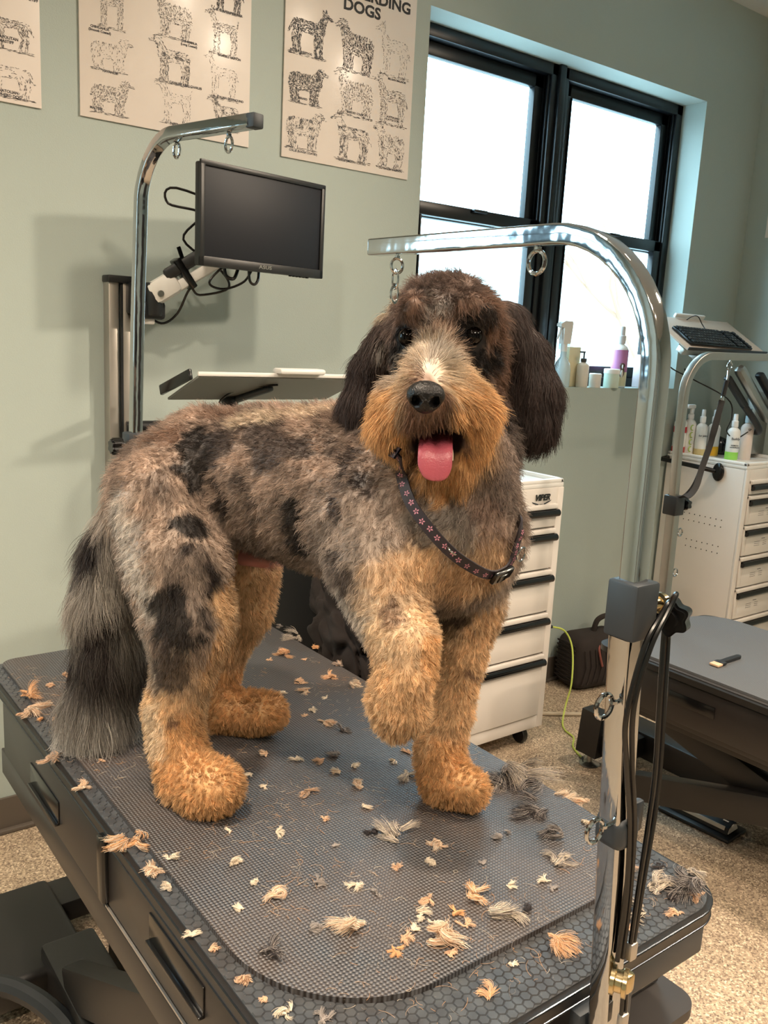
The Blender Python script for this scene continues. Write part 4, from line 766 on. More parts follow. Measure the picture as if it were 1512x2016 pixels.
# ------------------------------------------------------------------ the dog
DOG=[
('back',0.030,(0.5427,1.2830,1.2564,0.0699),(0.5918,1.2208,1.2860,0.0842)),
('back',0.030,(0.5918,1.2208,1.2860,0.0842),(0.6505,1.1359,1.2806,0.1022)),
('back',0.030,(0.6505,1.1359,1.2806,0.1022),(0.7004,1.0454,1.2775,0.1138)),
('back',0.030,(0.7004,1.0454,1.2775,0.1138),(0.7418,0.9461,1.2645,0.1179)),
('back',0.030,(0.7418,0.9461,1.2645,0.1179),(0.7699,0.8823,1.2496,0.1136)),
('neck',0.030,(0.7475,0.9260,1.2786,0.1052),(0.7810,0.8739,1.3516,0.0872)),
('rump',0.030,(0.5020,1.2841,1.2388,0.0407),(0.5387,1.2737,1.2582,0.0631)),
('thigh',0.030,(0.5027,1.1885,1.2444,0.0724),(0.5044,1.1342,1.1619,0.0667)),
('thigh',0.030,(0.5044,1.1342,1.1619,0.0667),(0.5069,1.1007,1.0880,0.0546)),
('thigh',0.030,(0.5069,1.1007,1.0880,0.0546),(0.5047,1.1049,1.0223,0.0422)),
('leg',0.012,(0.5047,1.1049,1.0223,0.0422),(0.4902,1.1114,0.9530,0.0381)),
('leg',0.012,(0.4902,1.1114,0.9530,0.0381),(0.4886,1.0949,0.9089,0.0365)),
('leg',0.012,(0.4886,1.0949,0.9089,0.0365),(0.4904,1.0722,0.8752,0.0377)),
('paw',0.012,(0.4893,1.0646,0.8672,0.0375),(0.5021,1.0259,0.8700,0.0397)),
('paw',0.012,(0.5021,1.0259,0.8700,0.0397),(0.5071,1.0079,0.8748,0.0351)),
('thigh2',0.030,(0.6430,1.2961,1.2058,0.0799),(0.6642,1.2663,1.1018,0.0677)),
('thigh2',0.030,(0.6642,1.2663,1.1018,0.0677),(0.6566,1.2564,1.0395,0.0559)),
('thigh2',0.030,(0.6566,1.2564,1.0395,0.0559),(0.6474,1.2566,0.9875,0.0391)),
('leg',0.012,(0.6474,1.2566,0.9875,0.0391),(0.6431,1.2591,0.9335,0.0257)),
('leg',0.012,(0.6431,1.2591,0.9335,0.0257),(0.6326,1.2553,0.8870,0.0265)),
('paw',0.012,(0.6326,1.2553,0.8870,0.0265),(0.6293,1.2515,0.8618,0.0325)),
('paw',0.012,(0.6293,1.2515,0.8618,0.0325),(0.6626,1.2034,0.8740,0.0337)),
('paw',0.012,(0.6626,1.2034,0.8740,0.0337),(0.6792,1.1736,0.8828,0.0317)),
('chest',0.030,(0.8183,0.8886,1.2184,0.0845),(0.8498,0.8918,1.1232,0.0458)),
('leg',0.012,(0.8498,0.8918,1.1232,0.0458),(0.8384,0.8879,1.0485,0.0312)),
('leg',0.012,(0.8384,0.8879,1.0485,0.0312),(0.8223,0.8857,0.9656,0.0283)),
('leg',0.012,(0.8223,0.8857,0.9656,0.0283),(0.8046,0.8843,0.9064,0.0328)),
('paw',0.012,(0.8046,0.8843,0.9064,0.0343),(0.8020,0.8637,0.8681,0.0340)),
('paw',0.012,(0.8020,0.8637,0.8681,0.0340),(0.8127,0.8246,0.8731,0.0275)),
('shoulder',0.030,(0.6794,0.9082,1.2558,0.0740),(0.6654,0.8735,1.2034,0.0579)),
('shoulder',0.030,(0.6654,0.8735,1.2034,0.0579),(0.6575,0.8380,1.1665,0.0438)),
('leg',0.012,(0.6575,0.8380,1.1665,0.0450),(0.6525,0.7938,1.1288,0.0394)),
('leg',0.012,(0.6525,0.7938,1.1288,0.0394),(0.6445,0.7784,1.0947,0.0323)),
('leg',0.012,(0.6445,0.7784,1.0947,0.0323),(0.6425,0.7882,1.0515,0.0352)),
('paw',0.012,(0.6425,0.7882,1.0515,0.0352),(0.6399,0.7911,1.0294,0.0215)),
('head',0.030,(0.7661,0.8935,1.5107,0.0667),(0.7722,0.8865,1.5013,0.0693)),
('head',0.030,(0.7722,0.8865,1.5013,0.0667),(0.7834,0.8877,1.4385,0.0678)),
('brow',0.012,(0.6942,0.8736,1.5290,0.0139),(0.6997,0.8710,1.5355,0.0177)),
('brow',0.012,(0.7510,0.8278,1.5401,0.0201),(0.7637,0.8178,1.5342,0.0176)),
('bridge',0.014,(0.7188,0.8398,1.4853,0.0289),(0.6780,0.8058,1.4558,0.0265)),
('bridge',0.014,(0.6780,0.8058,1.4558,0.0265),(0.6536,0.7811,1.4368,0.0199)),
('muzzle',0.014,(0.6657,0.8460,1.4253,0.0273),(0.6556,0.8452,1.3914,0.0261)),
('muzzle',0.014,(0.6556,0.8452,1.3914,0.0261),(0.6633,0.8282,1.3734,0.0185)),
('muzzle',0.014,(0.7095,0.8036,1.4412,0.0283),(0.7279,0.7890,1.4137,0.0309)),
('muzzle',0.014,(0.7279,0.7890,1.4137,0.0309),(0.7274,0.7880,1.3828,0.0261)),
('muzzle',0.014,(0.6589,0.7875,1.4275,0.0237),(0.6579,0.7851,1.4148,0.0201)),
('muzzle',0.014,(0.6559,0.8134,1.4192,0.0265),(0.6945,0.7845,1.4217,0.0277)),
('chin',0.008,(0.7016,0.8224,1.3393,0.0190),(0.7303,0.8075,1.3421,0.0229)),
('chin',0.008,(0.7303,0.8075,1.3421,0.0229),(0.7479,0.8055,1.3622,0.0255)),
('ear',0.010,(0.7227,0.9469,1.5139,0.0162),(0.7037,0.9613,1.4626,0.0204)),
('ear',0.010,(0.7037,0.9613,1.4626,0.0204),(0.6923,0.9635,1.4115,0.0246)),
('ear',0.010,(0.6923,0.9635,1.4115,0.0246),(0.6972,0.9510,1.3772,0.0246)),
('ear',0.010,(0.8420,0.8544,1.5350,0.0215),(0.8629,0.8398,1.4899,0.0271)),
('ear',0.010,(0.8629,0.8398,1.4899,0.0271),(0.8733,0.8249,1.4373,0.0341)),
('ear',0.010,(0.8733,0.8249,1.4373,0.0341),(0.8678,0.8135,1.4011,0.0298)),
('tail',0.006,(0.4969,1.2982,1.2286,0.0268),(0.4699,1.3140,1.1588,0.0302)),
('tail',0.006,(0.4699,1.3140,1.1588,0.0302),(0.4585,1.3070,1.0713,0.0414)),
('tail',0.006,(0.4585,1.3070,1.0713,0.0414),(0.4597,1.2904,0.9840,0.0416)),
('tail',0.006,(0.4597,1.2904,0.9840,0.0416),(0.4430,1.2910,0.9106,0.0418)),
('tail',0.006,(0.4430,1.2910,0.9106,0.0418),(0.4312,1.2929,0.8824,0.0321)),
]
PAINT=[
((0.6994,0.7980,1.2181),(0.7659,0.7754,1.2090),0.0444,(226, 190, 148),0.75,0.80),
((0.6387,0.8225,1.2128),(0.6935,0.8014,1.2245),0.0281,(226, 190, 148),0.60,0.80),
((0.6191,0.8788,1.1674),(0.6147,0.8257,1.1371),0.0259,(206, 200, 192),0.70,0.80),
((0.4323,1.1678,1.2389),(0.4464,1.1028,1.1298),0.0268,(206, 200, 192),0.80,0.80),
((0.4524,1.1177,1.0730),(0.4606,1.1016,1.0168),0.0213,(168, 160, 152),0.60,0.70),
((0.5439,1.0686,1.1254),(0.5323,1.0731,1.0126),0.0321,(226, 190, 148),0.95,0.50),
((0.4740,1.0708,0.9421),(0.4740,1.0708,0.9421),0.0426,(226, 190, 148),0.90,0.60),
((0.4863,1.0388,0.9069),(0.4888,0.9804,0.8879),0.0634,(224, 178, 126),1.00,0.35),
((0.4537,1.1029,0.9646),(0.4532,1.0834,0.9113),0.0186,(232, 212, 184),0.80,0.60),
((0.6832,1.2006,1.1031),(0.6632,1.2426,0.9262),0.0617,(226, 190, 148),1.00,0.40),
((0.6154,1.2204,0.8817),(0.6617,1.1516,0.8981),0.0625,(224, 178, 126),1.00,0.30),
((0.8370,0.8495,1.1071),(0.8319,0.8568,1.0293),0.0323,(226, 190, 148),0.85,0.50),
((0.8115,0.8659,1.0225),(0.7861,0.8597,0.9219),0.0544,(226, 190, 148),1.00,0.40),
((0.7808,0.8387,0.8858),(0.8037,0.7999,0.8820),0.0575,(224, 178, 126),1.00,0.35),
((0.6297,0.7640,1.1412),(0.6192,0.7618,1.0474),0.0543,(226, 190, 148),1.00,0.40),
((0.6236,0.7876,1.1603),(0.6280,0.7726,1.1515),0.0366,(232, 212, 184),0.50,0.70),
((0.6623,0.7551,1.1318),(0.6710,0.7572,1.0969),0.0171,(224, 178, 126),0.80,0.60),
((0.5356,1.1455,1.2979),(0.5477,1.1470,1.3302),0.0304,(26, 22, 22),0.95,0.35),
((0.5683,1.1250,1.3433),(0.5646,1.1093,1.3310),0.0245,(70, 60, 56),0.90,0.50),
((0.6045,1.0733,1.3594),(0.5995,1.0349,1.3363),0.0312,(70, 60, 56),0.90,0.40),
((0.6185,1.0004,1.3437),(0.6210,0.9913,1.3414),0.0191,(70, 60, 56),0.90,0.40),
((0.5306,1.1959,1.3392),(0.5131,1.2474,1.3257),0.0163,(128, 98, 80),0.80,0.60),
((0.4982,1.0961,1.2297),(0.5063,1.0923,1.2226),0.0223,(26, 22, 22),0.95,0.30),
((0.4682,1.1383,1.2847),(0.4820,1.1361,1.2914),0.0154,(70, 60, 56),0.60,0.60),
((0.5555,1.0971,1.2792),(0.5655,1.0922,1.2429),0.0121,(26, 22, 22),0.90,0.40),
((0.5706,1.0665,1.2977),(0.5770,1.0477,1.2685),0.0140,(70, 60, 56),0.70,0.50),
((0.6465,0.9822,1.3624),(0.6385,0.9501,1.3397),0.0123,(70, 60, 56),0.70,0.50),
((0.4436,1.1315,1.2237),(0.4472,1.1135,1.1988),0.0125,(168, 160, 152),0.70,0.60),
((0.5827,1.1874,1.3691),(0.6095,1.1589,1.3754),0.0150,(128, 98, 80),0.60,0.60),
((0.4864,1.2802,1.2991),(0.4378,1.1720,1.2737),0.0123,(70, 60, 56),0.50,0.60),
((0.6022,0.9819,1.2683),(0.6129,0.9837,1.2251),0.0190,(26, 22, 22),0.95,0.30),
((0.6553,0.9220,1.3430),(0.6101,0.8968,1.2773),0.0145,(70, 60, 56),0.95,0.40),
((0.6482,0.8703,1.3120),(0.6437,0.8635,1.3038),0.0089,(70, 60, 56),0.70,0.50),
((0.4635,1.0743,1.1281),(0.4717,1.0594,1.0953),0.0289,(26, 22, 22),0.95,0.35),
((0.4691,1.0696,1.0561),(0.4698,1.0793,1.0154),0.0236,(70, 60, 56),0.80,0.50),
((0.4813,1.0557,1.0694),(0.4819,1.0570,1.0652),0.0104,(232, 212, 184),0.70,0.60),
((0.4719,1.0749,0.9524),(0.4719,1.0749,0.9524),0.0114,(128, 98, 80),0.80,0.50),
((0.6079,0.8892,1.2198),(0.6102,0.8568,1.1946),0.0142,(70, 60, 56),0.80,0.50),
((0.6269,0.8039,1.1807),(0.6307,0.7876,1.1688),0.0123,(128, 98, 80),0.70,0.60),
((0.8052,0.8891,1.1040),(0.8045,0.8680,1.1179),0.0145,(70, 60, 56),0.80,0.60),
((0.8362,0.8564,1.0325),(0.8397,0.8565,1.0279),0.0117,(128, 98, 80),0.80,0.50),
((0.6946,0.8096,1.2939),(0.7843,0.7872,1.3111),0.0390,(70, 60, 56),0.60,0.70),
((0.6848,0.8168,1.2868),(0.7159,0.7827,1.2589),0.0252,(168, 160, 152),0.60,0.80),
((0.7581,0.7759,1.2889),(0.7715,0.7679,1.2567),0.0255,(128, 98, 80),0.40,0.70),
((0.5987,1.1225,1.3684),(0.6751,1.0280,1.3881),0.0175,(232, 212, 184),0.45,0.80),  # pale rim light painted along the top of the back
((0.6618,1.2062,1.1508),(0.7232,1.2391,1.1323),0.0211,(190, 140, 130),0.90,0.60),
((0.7243,0.8498,1.5408),(0.7457,0.8078,1.5363),0.0566,(128, 98, 80),0.80,0.60),
((0.7248,0.8614,1.5531),(0.7472,0.8490,1.5577),0.0317,(70, 60, 56),0.70,0.70),
((0.7167,0.9282,1.5496),(0.7134,0.9404,1.5267),0.0145,(232, 212, 184),0.50,0.70),
((0.7111,0.8560,1.5154),(0.7148,0.8574,1.5340),0.0151,(168, 160, 152),0.80,0.60),
((0.7891,0.8193,1.5137),(0.8112,0.8250,1.4435),0.0218,(128, 98, 80),0.90,0.60),
((0.6999,0.8836,1.5048),(0.7068,0.8983,1.4791),0.0192,(26, 22, 22),1.00,0.35),
((0.7463,0.8220,1.5086),(0.7708,0.8194,1.4785),0.0239,(26, 22, 22),1.00,0.35),
((0.7370,0.8285,1.5173),(0.7569,0.8012,1.5310),0.0150,(26, 22, 22),0.90,0.50),
((0.7099,0.9356,1.4873),(0.7262,0.9435,1.4608),0.0147,(168, 160, 152),0.70,0.60),
((0.6788,0.7924,1.4803),(0.6520,0.7748,1.4575),0.0190,(206, 200, 192),0.60,0.70),
((0.6353,0.8410,1.4167),(0.6417,0.8255,1.3756),0.0316,(224, 178, 126),1.00,0.40),
((0.7049,0.7617,1.4357),(0.7255,0.7612,1.3874),0.0369,(224, 178, 126),1.00,0.40),
((0.6883,0.7817,1.4635),(0.6964,0.7807,1.4519),0.0178,(232, 212, 184),0.70,0.70),
((0.7120,0.8976,1.4567),(0.6484,0.8407,1.4470),0.0157,(168, 160, 152),0.70,0.70),
((0.6433,0.7871,1.4566),(0.6351,0.7805,1.4455),0.0070,(128, 98, 80),0.60,0.70),
((0.6709,0.7690,1.4466),(0.6736,0.7653,1.4236),0.0070,(232, 212, 184),0.70,0.60),
((0.6408,0.7692,1.4263),(0.6513,0.7719,1.3998),0.0312,(128, 98, 80),1.00,0.55),
((0.6711,0.8176,1.3881),(0.6606,0.8098,1.3709),0.0098,(128, 98, 80),0.90,0.60),
((0.6937,0.7718,1.3960),(0.7059,0.7759,1.3739),0.0108,(128, 98, 80),0.90,0.60),
((0.7151,0.7905,1.3435),(0.6952,0.8045,1.3329),0.0311,(224, 178, 126),0.95,0.40),
]

MOUTH = np.array((0.6839, 0.7950, 1.3807)); MR3 = np.array((.0285, .031, .036))
FW = np.array((-.62, -.78, .0)); FW /= np.linalg.norm(FW)   # the way the muzzle points
SD = np.array((FW[1], -FW[0], 0.)); SD = -SD
GROUND = .8412
def hsh(ix, iy, iz, s):
    h = (ix.astype(np.int64) * 374761393 + iy.astype(np.int64) * 668265263 + iz.astype(np.int64) * 2147483647 + s * 974634777) & 0xffffffff
    h = ((h ^ (h >> 13)) * 1274126177) & 0xffffffff
    return ((h ^ (h >> 16)) & 0xffff) / 65535.0
def vnoise(p, sc, s=0):
    q = p * sc; i = np.floor(q).astype(np.int64); f = q - i; f = f * f * (3 - 2 * f); r = 0
    for dx in (0, 1):
        for dy in (0, 1):
            for dz in (0, 1):
                w = (f[..., 0] if dx else 1 - f[..., 0]) * (f[..., 1] if dy else 1 - f[..., 1]) * (f[..., 2] if dz else 1 - f[..., 2])
                r = r + w * hsh(i[..., 0] + dx, i[..., 1] + dy, i[..., 2] + dz, s)
    return r
def fbm(p, sc, s=0): return (vnoise(p, sc, s) + .5 * vnoise(p, sc * 2.1, s + 1) + .25 * vnoise(p, sc * 4.3, s + 2)) / 1.75
def capd(p, a, b):
    a = np.array(a); b = np.array(b); ba = b[:3] - a[:3]; t = np.clip(((p - a[:3]) @ ba) / (ba @ ba + 1e-12), 0, 1)
    return np.sqrt((((p - a[:3]) - t[..., None] * ba) ** 2).sum(-1)) - (a[3] + (b[3] - a[3]) * t)
def mouth_d(p):
    q = p - MOUTH; l = np.stack([q @ SD, q[..., 2], q @ FW], -1) / MR3; return (np.sqrt((l ** 2).sum(-1)) - 1) * .024
lo = np.array((.33, .66, .83)); hi = np.array((.98, 1.42, 1.62)); h = .0062
nx, ny, nz_ = [int(v) for v in np.ceil((hi - lo) / h)]
gx, gy, gz = [lo[k] + h * np.arange(n) for k, n in enumerate((nx, ny, nz_))]
fld = np.full((nx, ny, nz_), .5)
for reg, k, a, c in DOG:
    rr = max(a[3], c[3]) + .045
    sl = []
    for q, g in enumerate((gx, gy, gz)): sl.append(slice(max(0, int((min(a[q], c[q]) - rr - lo[q]) / h)), max(0, int((max(a[q], c[q]) + rr - lo[q]) / h) + 2)))
    P = np.stack(np.meshgrid(gx[sl[0]], gy[sl[1]], gz[sl[2]], indexing='ij'), -1)
    d = capd(P, a, c); e = fld[tuple(sl)]; hh = np.maximum(k - np.abs(d - e), 0) / k; fld[tuple(sl)] = np.minimum(d, e) - hh * hh * k * .25
P = np.stack(np.meshgrid(gx, gy, gz, indexing='ij'), -1)
fld += (vnoise(P, 26, 5) - .5) * .006
fld = np.maximum(fld, -mouth_d(P)); fld = np.maximum(fld, GROUND - P[..., 2])
def surface_nets(f):
    ins = f < 0; cnt = np.zeros(tuple(n - 1 for n in f.shape), np.int8); acc = np.zeros(cnt.shape + (3,)); w = np.zeros(cnt.shape)
    offs = [(i, j, k) for i in (0, 1) for j in (0, 1) for k in (0, 1)]
    c = {o: f[o[0]:f.shape[0] - 1 + o[0], o[1]:f.shape[1] - 1 + o[1], o[2]:f.shape[2] - 1 + o[2]] for o in offs}
    for o in offs:
        for ax in range(3):
            if o[ax] == 0:
                o2 = list(o); o2[ax] = 1; o2 = tuple(o2); A, Bv = c[o], c[o2]; m = (A < 0) != (Bv < 0)
                t = np.where(m, A / np.where(m, A - Bv, 1), 0)
                for q in range(3): acc[..., q] += np.where(m, (t if q == ax else o[q]), 0)
                w += m
    act = w > 0; idx = -np.ones(w.shape, np.int64); idx[act] = np.arange(act.sum())
    v = (np.argwhere(act) + acc[act] / w[act][:, None]); F = []
    for ax in range(3):
        s0 = [slice(None)] * 3; s1 = [slice(None)] * 3; s0[ax] = slice(0, -1); s1[ax] = slice(1, None)
        A = ins[tuple(s0)]; Bv = ins[tuple(s1)]; ch = np.argwhere(A != Bv); u, vv = (ax + 1) % 3, (ax + 2) % 3
        ok = (ch[:, u] > 0) & (ch[:, vv] > 0) & (ch[:, u] < idx.shape[u]) & (ch[:, vv] < idx.shape[vv]) & (ch[:, ax] < idx.shape[ax]); ch = ch[ok]
        q = []
        for du, dv in ((0, 0), (1, 0), (1, 1), (0, 1)): k = ch.copy(); k[:, u] -= du; k[:, vv] -= dv; q.append(idx[k[:, 0], k[:, 1], k[:, 2]])
        q = np.stack(q, 1); flip = A[ch[:, 0], ch[:, 1], ch[:, 2]]; q[flip] = q[flip][:, ::-1]; F.append(q)
    F = np.concatenate(F); return v, F[(F >= 0).all(1)]
V, F = surface_nets(fld); V = lo + V * h
for it in range(2):   # relax the net
    s = np.zeros_like(V); n = np.zeros(len(V))
    for a_, b_ in ((0, 1), (1, 2), (2, 3), (3, 0)):
        np.add.at(s, F[:, a_], V[F[:, b_]]); np.add.at(s, F[:, b_], V[F[:, a_]]); np.add.at(n, F[:, a_], 1); np.add.at(n, F[:, b_], 1)
    V = V * .5 + .5 * s / n[:, None]
V[:, 2] = np.maximum(V[:, 2], GROUND)
if np.einsum('ij,ij->i', V[F[:, 0]], np.cross(V[F[:, 1]], V[F[:, 2]])).sum() < 0: F = F[:, ::-1].copy()   # faces look outward

REG = {}   # region: length, lean, curl, clump, strand radius
def _r(names, *v):
    for n in names.split(): REG[n] = v
_r('back rump', .0135, .50, .7, .75, .00033); _r('thigh thigh2 shoulder', .0125, .50, .7, .75, .00033); _r('neck chest', .0135, .5, .8, .75, .00033)
_r('leg', .0095, .38, .65, .7, .00031); _r('paw', .0092, .26, .8, .7, .00031); _r('head', .015, .6, .8, .75, .0003); _r('brow', .015, .6, .6, .6, .0003)
_r('bridge', .026, .90, .35, .6, .00030); _r('muzzle', .022, .82, .35, .65, .00030); _r('chin', .023, .8, .3, .6, .00030); _r('ear', .030, .86, .35, .7, .0003); _r('tail', .055, .82, .4, .8, .0003)
BASE = {k: (164, 148, 136) for k in REG}
BASE.update(leg=(222, 190, 150), paw=(222, 180, 132), ear=(58, 46, 43), head=(124, 106, 98), brow=(90, 76, 70), bridge=(196, 176, 154), muzzle=(222, 190, 150), chin=(214, 178, 136), tail=(170, 163, 154), neck=(142, 134, 130), chest=(178, 162, 148), thigh=(172, 154, 140), thigh2=(220, 184, 142), rump=(158, 142, 130), shoulder=(172, 160, 150))
names = list(REG)
def regions(p, soft=.010):
    D = np.stack([capd(p, a, c) for _, _, a, c in DOG], 1); D -= D.min(1, keepdims=True); w = np.exp(-D / soft); w[w < .02] = 0
    R = np.zeros((len(p), len(names)))
    for j, (reg, *_x) in enumerate(DOG): R[:, names.index(reg)] += w[:, j]
    return R / R.sum(1, keepdims=True)
SB = np.array([np.array(s2l(BASE[n])) for n in names])
def coat(p, R):
    c = R @ SB
    merle = sum(R[:, names.index(k)] for k in ('back', 'rump', 'thigh', 'shoulder', 'neck', 'tail'))[:, None]
    n1 = fbm(p, 34, 3)[:, None]; n2 = fbm(p, 90, 9)[:, None]; n3 = fbm(p, 16, 21)[:, None]
    m = 1 + merle * ((n1 - .5) * 1.5 + (n2 - .5) * .9); c = c * np.clip(m, .25, 2)
    dkp = np.clip((n3 - .565) * 9, 0, 1) * merle * np.clip((n1 - .35) * 4, 0, 1); c = c * (1 - dkp) + np.array(s2l((48, 40, 38))) * dkp
    wz = np.clip((p[:, 2:3] - 1.18) / .2, 0, 1) * merle; c = c * (1 - wz) + c * np.array((1.02, .92, .86)) * wz
    c = c * (1 + .5 * (fbm(p, 60, 33)[:, None] - .5) * (1 - merle))
    j = (np.stack([fbm(p, 48, s) for s in (41, 47, 53)], 1) - .5) * .040
    for a, b_, r, col_, op, so in PAINT:
        ba = np.array(b_) - np.array(a); t = np.clip(((p + j - a) @ ba) / (ba @ ba + 1e-9), 0, 1); d = np.sqrt(((p + j - a - t[:, None] * ba) ** 2).sum(1)) / r
        w = np.clip((1 + so * .5 - d) / max(so, .05), 0, 1)[:, None]; w = w * w * (3 - 2 * w) * op; c = c * (1 - w) + np.array(s2l(col_)) * w
    tl = R[:, names.index('tail')][:, None]; z = p[:, 2:3]
    band = np.exp(-((z - .985) / .045) ** 2) * tl * .85; c = c * (1 - band) + np.array(s2l((52, 45, 42))) * band
    band = np.clip((.945 - z) / .05, 0, 1) * tl * .75; c = c * (1 - band) + np.array(s2l((200, 196, 190))) * band
    md = mouth_d(p); w = np.clip(1 - (md - .002) / .008, 0, 1)[:, None]; c = c * (1 - w) + np.array(s2l((58, 32, 26))) * w
    w = (md < .0035)[:, None]; c = np.where(w, np.array(s2l((34, 17, 17))), c)
    return np.clip(c, .004, .9)
R = regions(V); C = coat(V, R)
me = bpy.data.meshes.new('dog'); me.from_pydata(V.tolist(), [], F.tolist()); me.update()
at = me.color_attributes.new('coat', 'FLOAT_COLOR', 'POINT'); at.data.foreach_set('color', np.concatenate([C * .8, np.ones((len(C), 1))], 1).ravel().astype(np.float32))
me.polygons.foreach_set('use_smooth', [True] * len(me.polygons))
def fur_mat(name, attr, transl=.25):
    m = bpy.data.materials.new(name); m.use_nodes = True; t = NT(m); b = t.n['Principled BSDF']; o = t.n['Material Output']
    a = t.add('ShaderNodeAttribute'); a.attribute_name = attr; t.link(a.outputs['Color'], b.inputs['Base Color']); b.inputs['Roughness'].default_value = .5; b.inputs['Specular IOR Level'].default_value = .35
    tr = t.add('ShaderNodeBsdfTranslucent'); t.link(a.outputs['Color'], tr.inputs[0]); mx = t.add('ShaderNodeMixShader'); mx.inputs[0].default_value = transl
    t.link(b.outputs[0], mx.inputs[1]); t.link(tr.outputs[0], mx.inputs[2]); t.link(mx.outputs[0], o.inputs[0]); return m
M_skin = fur_mat('dog_coat', 'coat', 0.0); M_fur = fur_mat('dog_fur', 'coat', .3)
dog = link('dog', me, M_skin); tag(dog, 'fluffy merle and tan doodle dog standing on the table with one front paw raised', 'dog')

# fur strands
me.calc_loop_triangles(); nt = len(me.loop_triangles); tri = np.zeros(nt * 3, np.int32); me.loop_triangles.foreach_get('vertices', tri); tri = tri.reshape(-1, 3)
VN = np.zeros(len(V) * 3, np.float32); me.vertices.foreach_get('normal', VN); VN = VN.reshape(-1, 3)
e1, e2 = V[tri[:, 1]] - V[tri[:, 0]], V[tri[:, 2]] - V[tri[:, 0]]; area = .5 * np.linalg.norm(np.cross(e1, e2), axis=1)
NS = 360000
wgt = area * (1 + 1.2 * R[tri[:, 0]][:, [names.index(k) for k in ('tail', 'ear', 'muzzle', 'head', 'bridge', 'paw', 'leg')]].sum(1))
T_ = rng.choice(nt, NS, p=wgt / wgt.sum()); u, v_ = rng.random(NS), rng.random(NS); fl = u + v_ > 1; u[fl] = 1 - u[fl]; v_[fl] = 1 - v_[fl]
root = V[tri[T_, 0]] * (1 - u - v_)[:, None] + V[tri[T_, 1]] * u[:, None] + V[tri[T_, 2]] * v_[:, None]
nrm = VN[tri[T_, 0]] * (1 - u - v_)[:, None] + VN[tri[T_, 1]] * u[:, None] + VN[tri[T_, 2]] * v_[:, None]; nrm /= np.linalg.norm(nrm, axis=1, keepdims=True) + 1e-9
EYES = [np.array(p) for p in [(0.6990, 0.8820, 1.4992), (0.7507, 0.8182, 1.5052)]]; NOSE = np.array((0.6265, 0.7527, 1.4352))
keep = (mouth_d(root) > .0035) & (root[:, 2] > GROUND + .0015) & (np.linalg.norm(root - NOSE, axis=1) > .026)
for e in EYES: keep &= np.linalg.norm(root - e, axis=1) > .0155
keep &= capd(root, *((0.6167, 1.1505, 1.1605, 0.0140), (0.6359, 1.1159, 1.1579, 0.0100))) > .006
root, nrm = root[keep], nrm[keep]; N = len(root); RR = regions(root); PR = np.array([REG[n] for n in names]); prm = RR @ PR
ln, lean, curl, clump, rad = prm.T
G = lambda n: RR[:, names.index(n)][:, None]
back = np.array((-.60, .72, -.35)); down = np.array((0, 0, -1.))
headc = np.array((0.7693, 0.8878, 1.4979))
radial = root - (NOSE + np.array((0, 0, .03))); radial /= np.linalg.norm(radial, axis=1, keepdims=True)
tailc = np.array((.455, 1.30, 1.3)); tout = root - tailc; tout[:, 2] = 0; tout /= np.linalg.norm(tout, axis=1, keepdims=True) + 1e-6
upback = np.array((.3, .3, .5))
flow = (G('back') + G('rump')) * (back + down * .35) + (G('thigh') + G('thigh2') + G('shoulder') + G('chest')) * (down + back * .35) + G('neck') * (down + back * .6) + G('leg') * (down + back * .1) + G('paw') * (down * .6 - back * .4) \
    + G('head') * (upback * .5 + down * .5) + G('brow') * (down * .6 + FW * .3) + G('bridge') * (radial + down * .1) + G('muzzle') * (radial * 1.0 + down * .8) + G('chin') * (down + FW * .1) + G('ear') * down + G('tail') * (down + tout * .28)
flow += .55 * (np.stack([fbm(root, 30, s) for s in (61, 67, 71)], 1) - .5) * 2
flow -= nrm * (flow * nrm).sum(1, keepdims=True) * .9; flow /= np.linalg.norm(flow, axis=1, keepdims=True) + 1e-9
ln = ln * (.65 + .6 * rng.random(N)) * (.85 + .35 * vnoise(root, 45, 81))
for e in EYES: ln *= np.clip((np.linalg.norm(root - e, axis=1) - .008) / .022, .22, 1)
ln *= np.clip((np.linalg.norm(root - NOSE, axis=1) - .020) / .03, .3, 1)
ln *= np.clip(mouth_d(root) / .012, .35, 1)
ln = np.where((RR[:, names.index('tail')] > .5) & (root[:, 2] < .95), ln * 1.25, ln)
# clumps: strands lean to the middle of their tuft
cs = .0062; cell = np.floor(root / cs).astype(np.int64); jit = np.stack([hsh(cell[:, 0], cell[:, 1], cell[:, 2], s) for s in (1, 2, 3)], 1); cc = (cell + .5 + (jit - .5) * .7) * cs
ctr = cc - nrm * ((cc - root) * nrm).sum(1, keepdims=True)
rnd = rng.normal(size=(N, 3)) * .13; cj = (np.stack([hsh(cell[:, 0], cell[:, 1], cell[:, 2], s) for s in (4, 5, 6)], 1) - .5) * .7
K = 6; pts = np.zeros((N, K, 3))
d0 = nrm * (1 - lean * .75)[:, None] + flow * lean[:, None] + rnd + cj * curl[:, None] * 1.3
d0 /= np.linalg.norm(d0, axis=1, keepdims=True)
grav = (G('tail') * .5 + G('ear') * .4 + G('chin') * .3 + .12) * down
ph = hsh(cell[:, 0], cell[:, 1], cell[:, 2], 9) * 6.28; sd = np.cross(nrm, flow); sd /= np.linalg.norm(sd, axis=1, keepdims=True) + 1e-9
cur = root - nrm * .0015; dd = d0.copy()
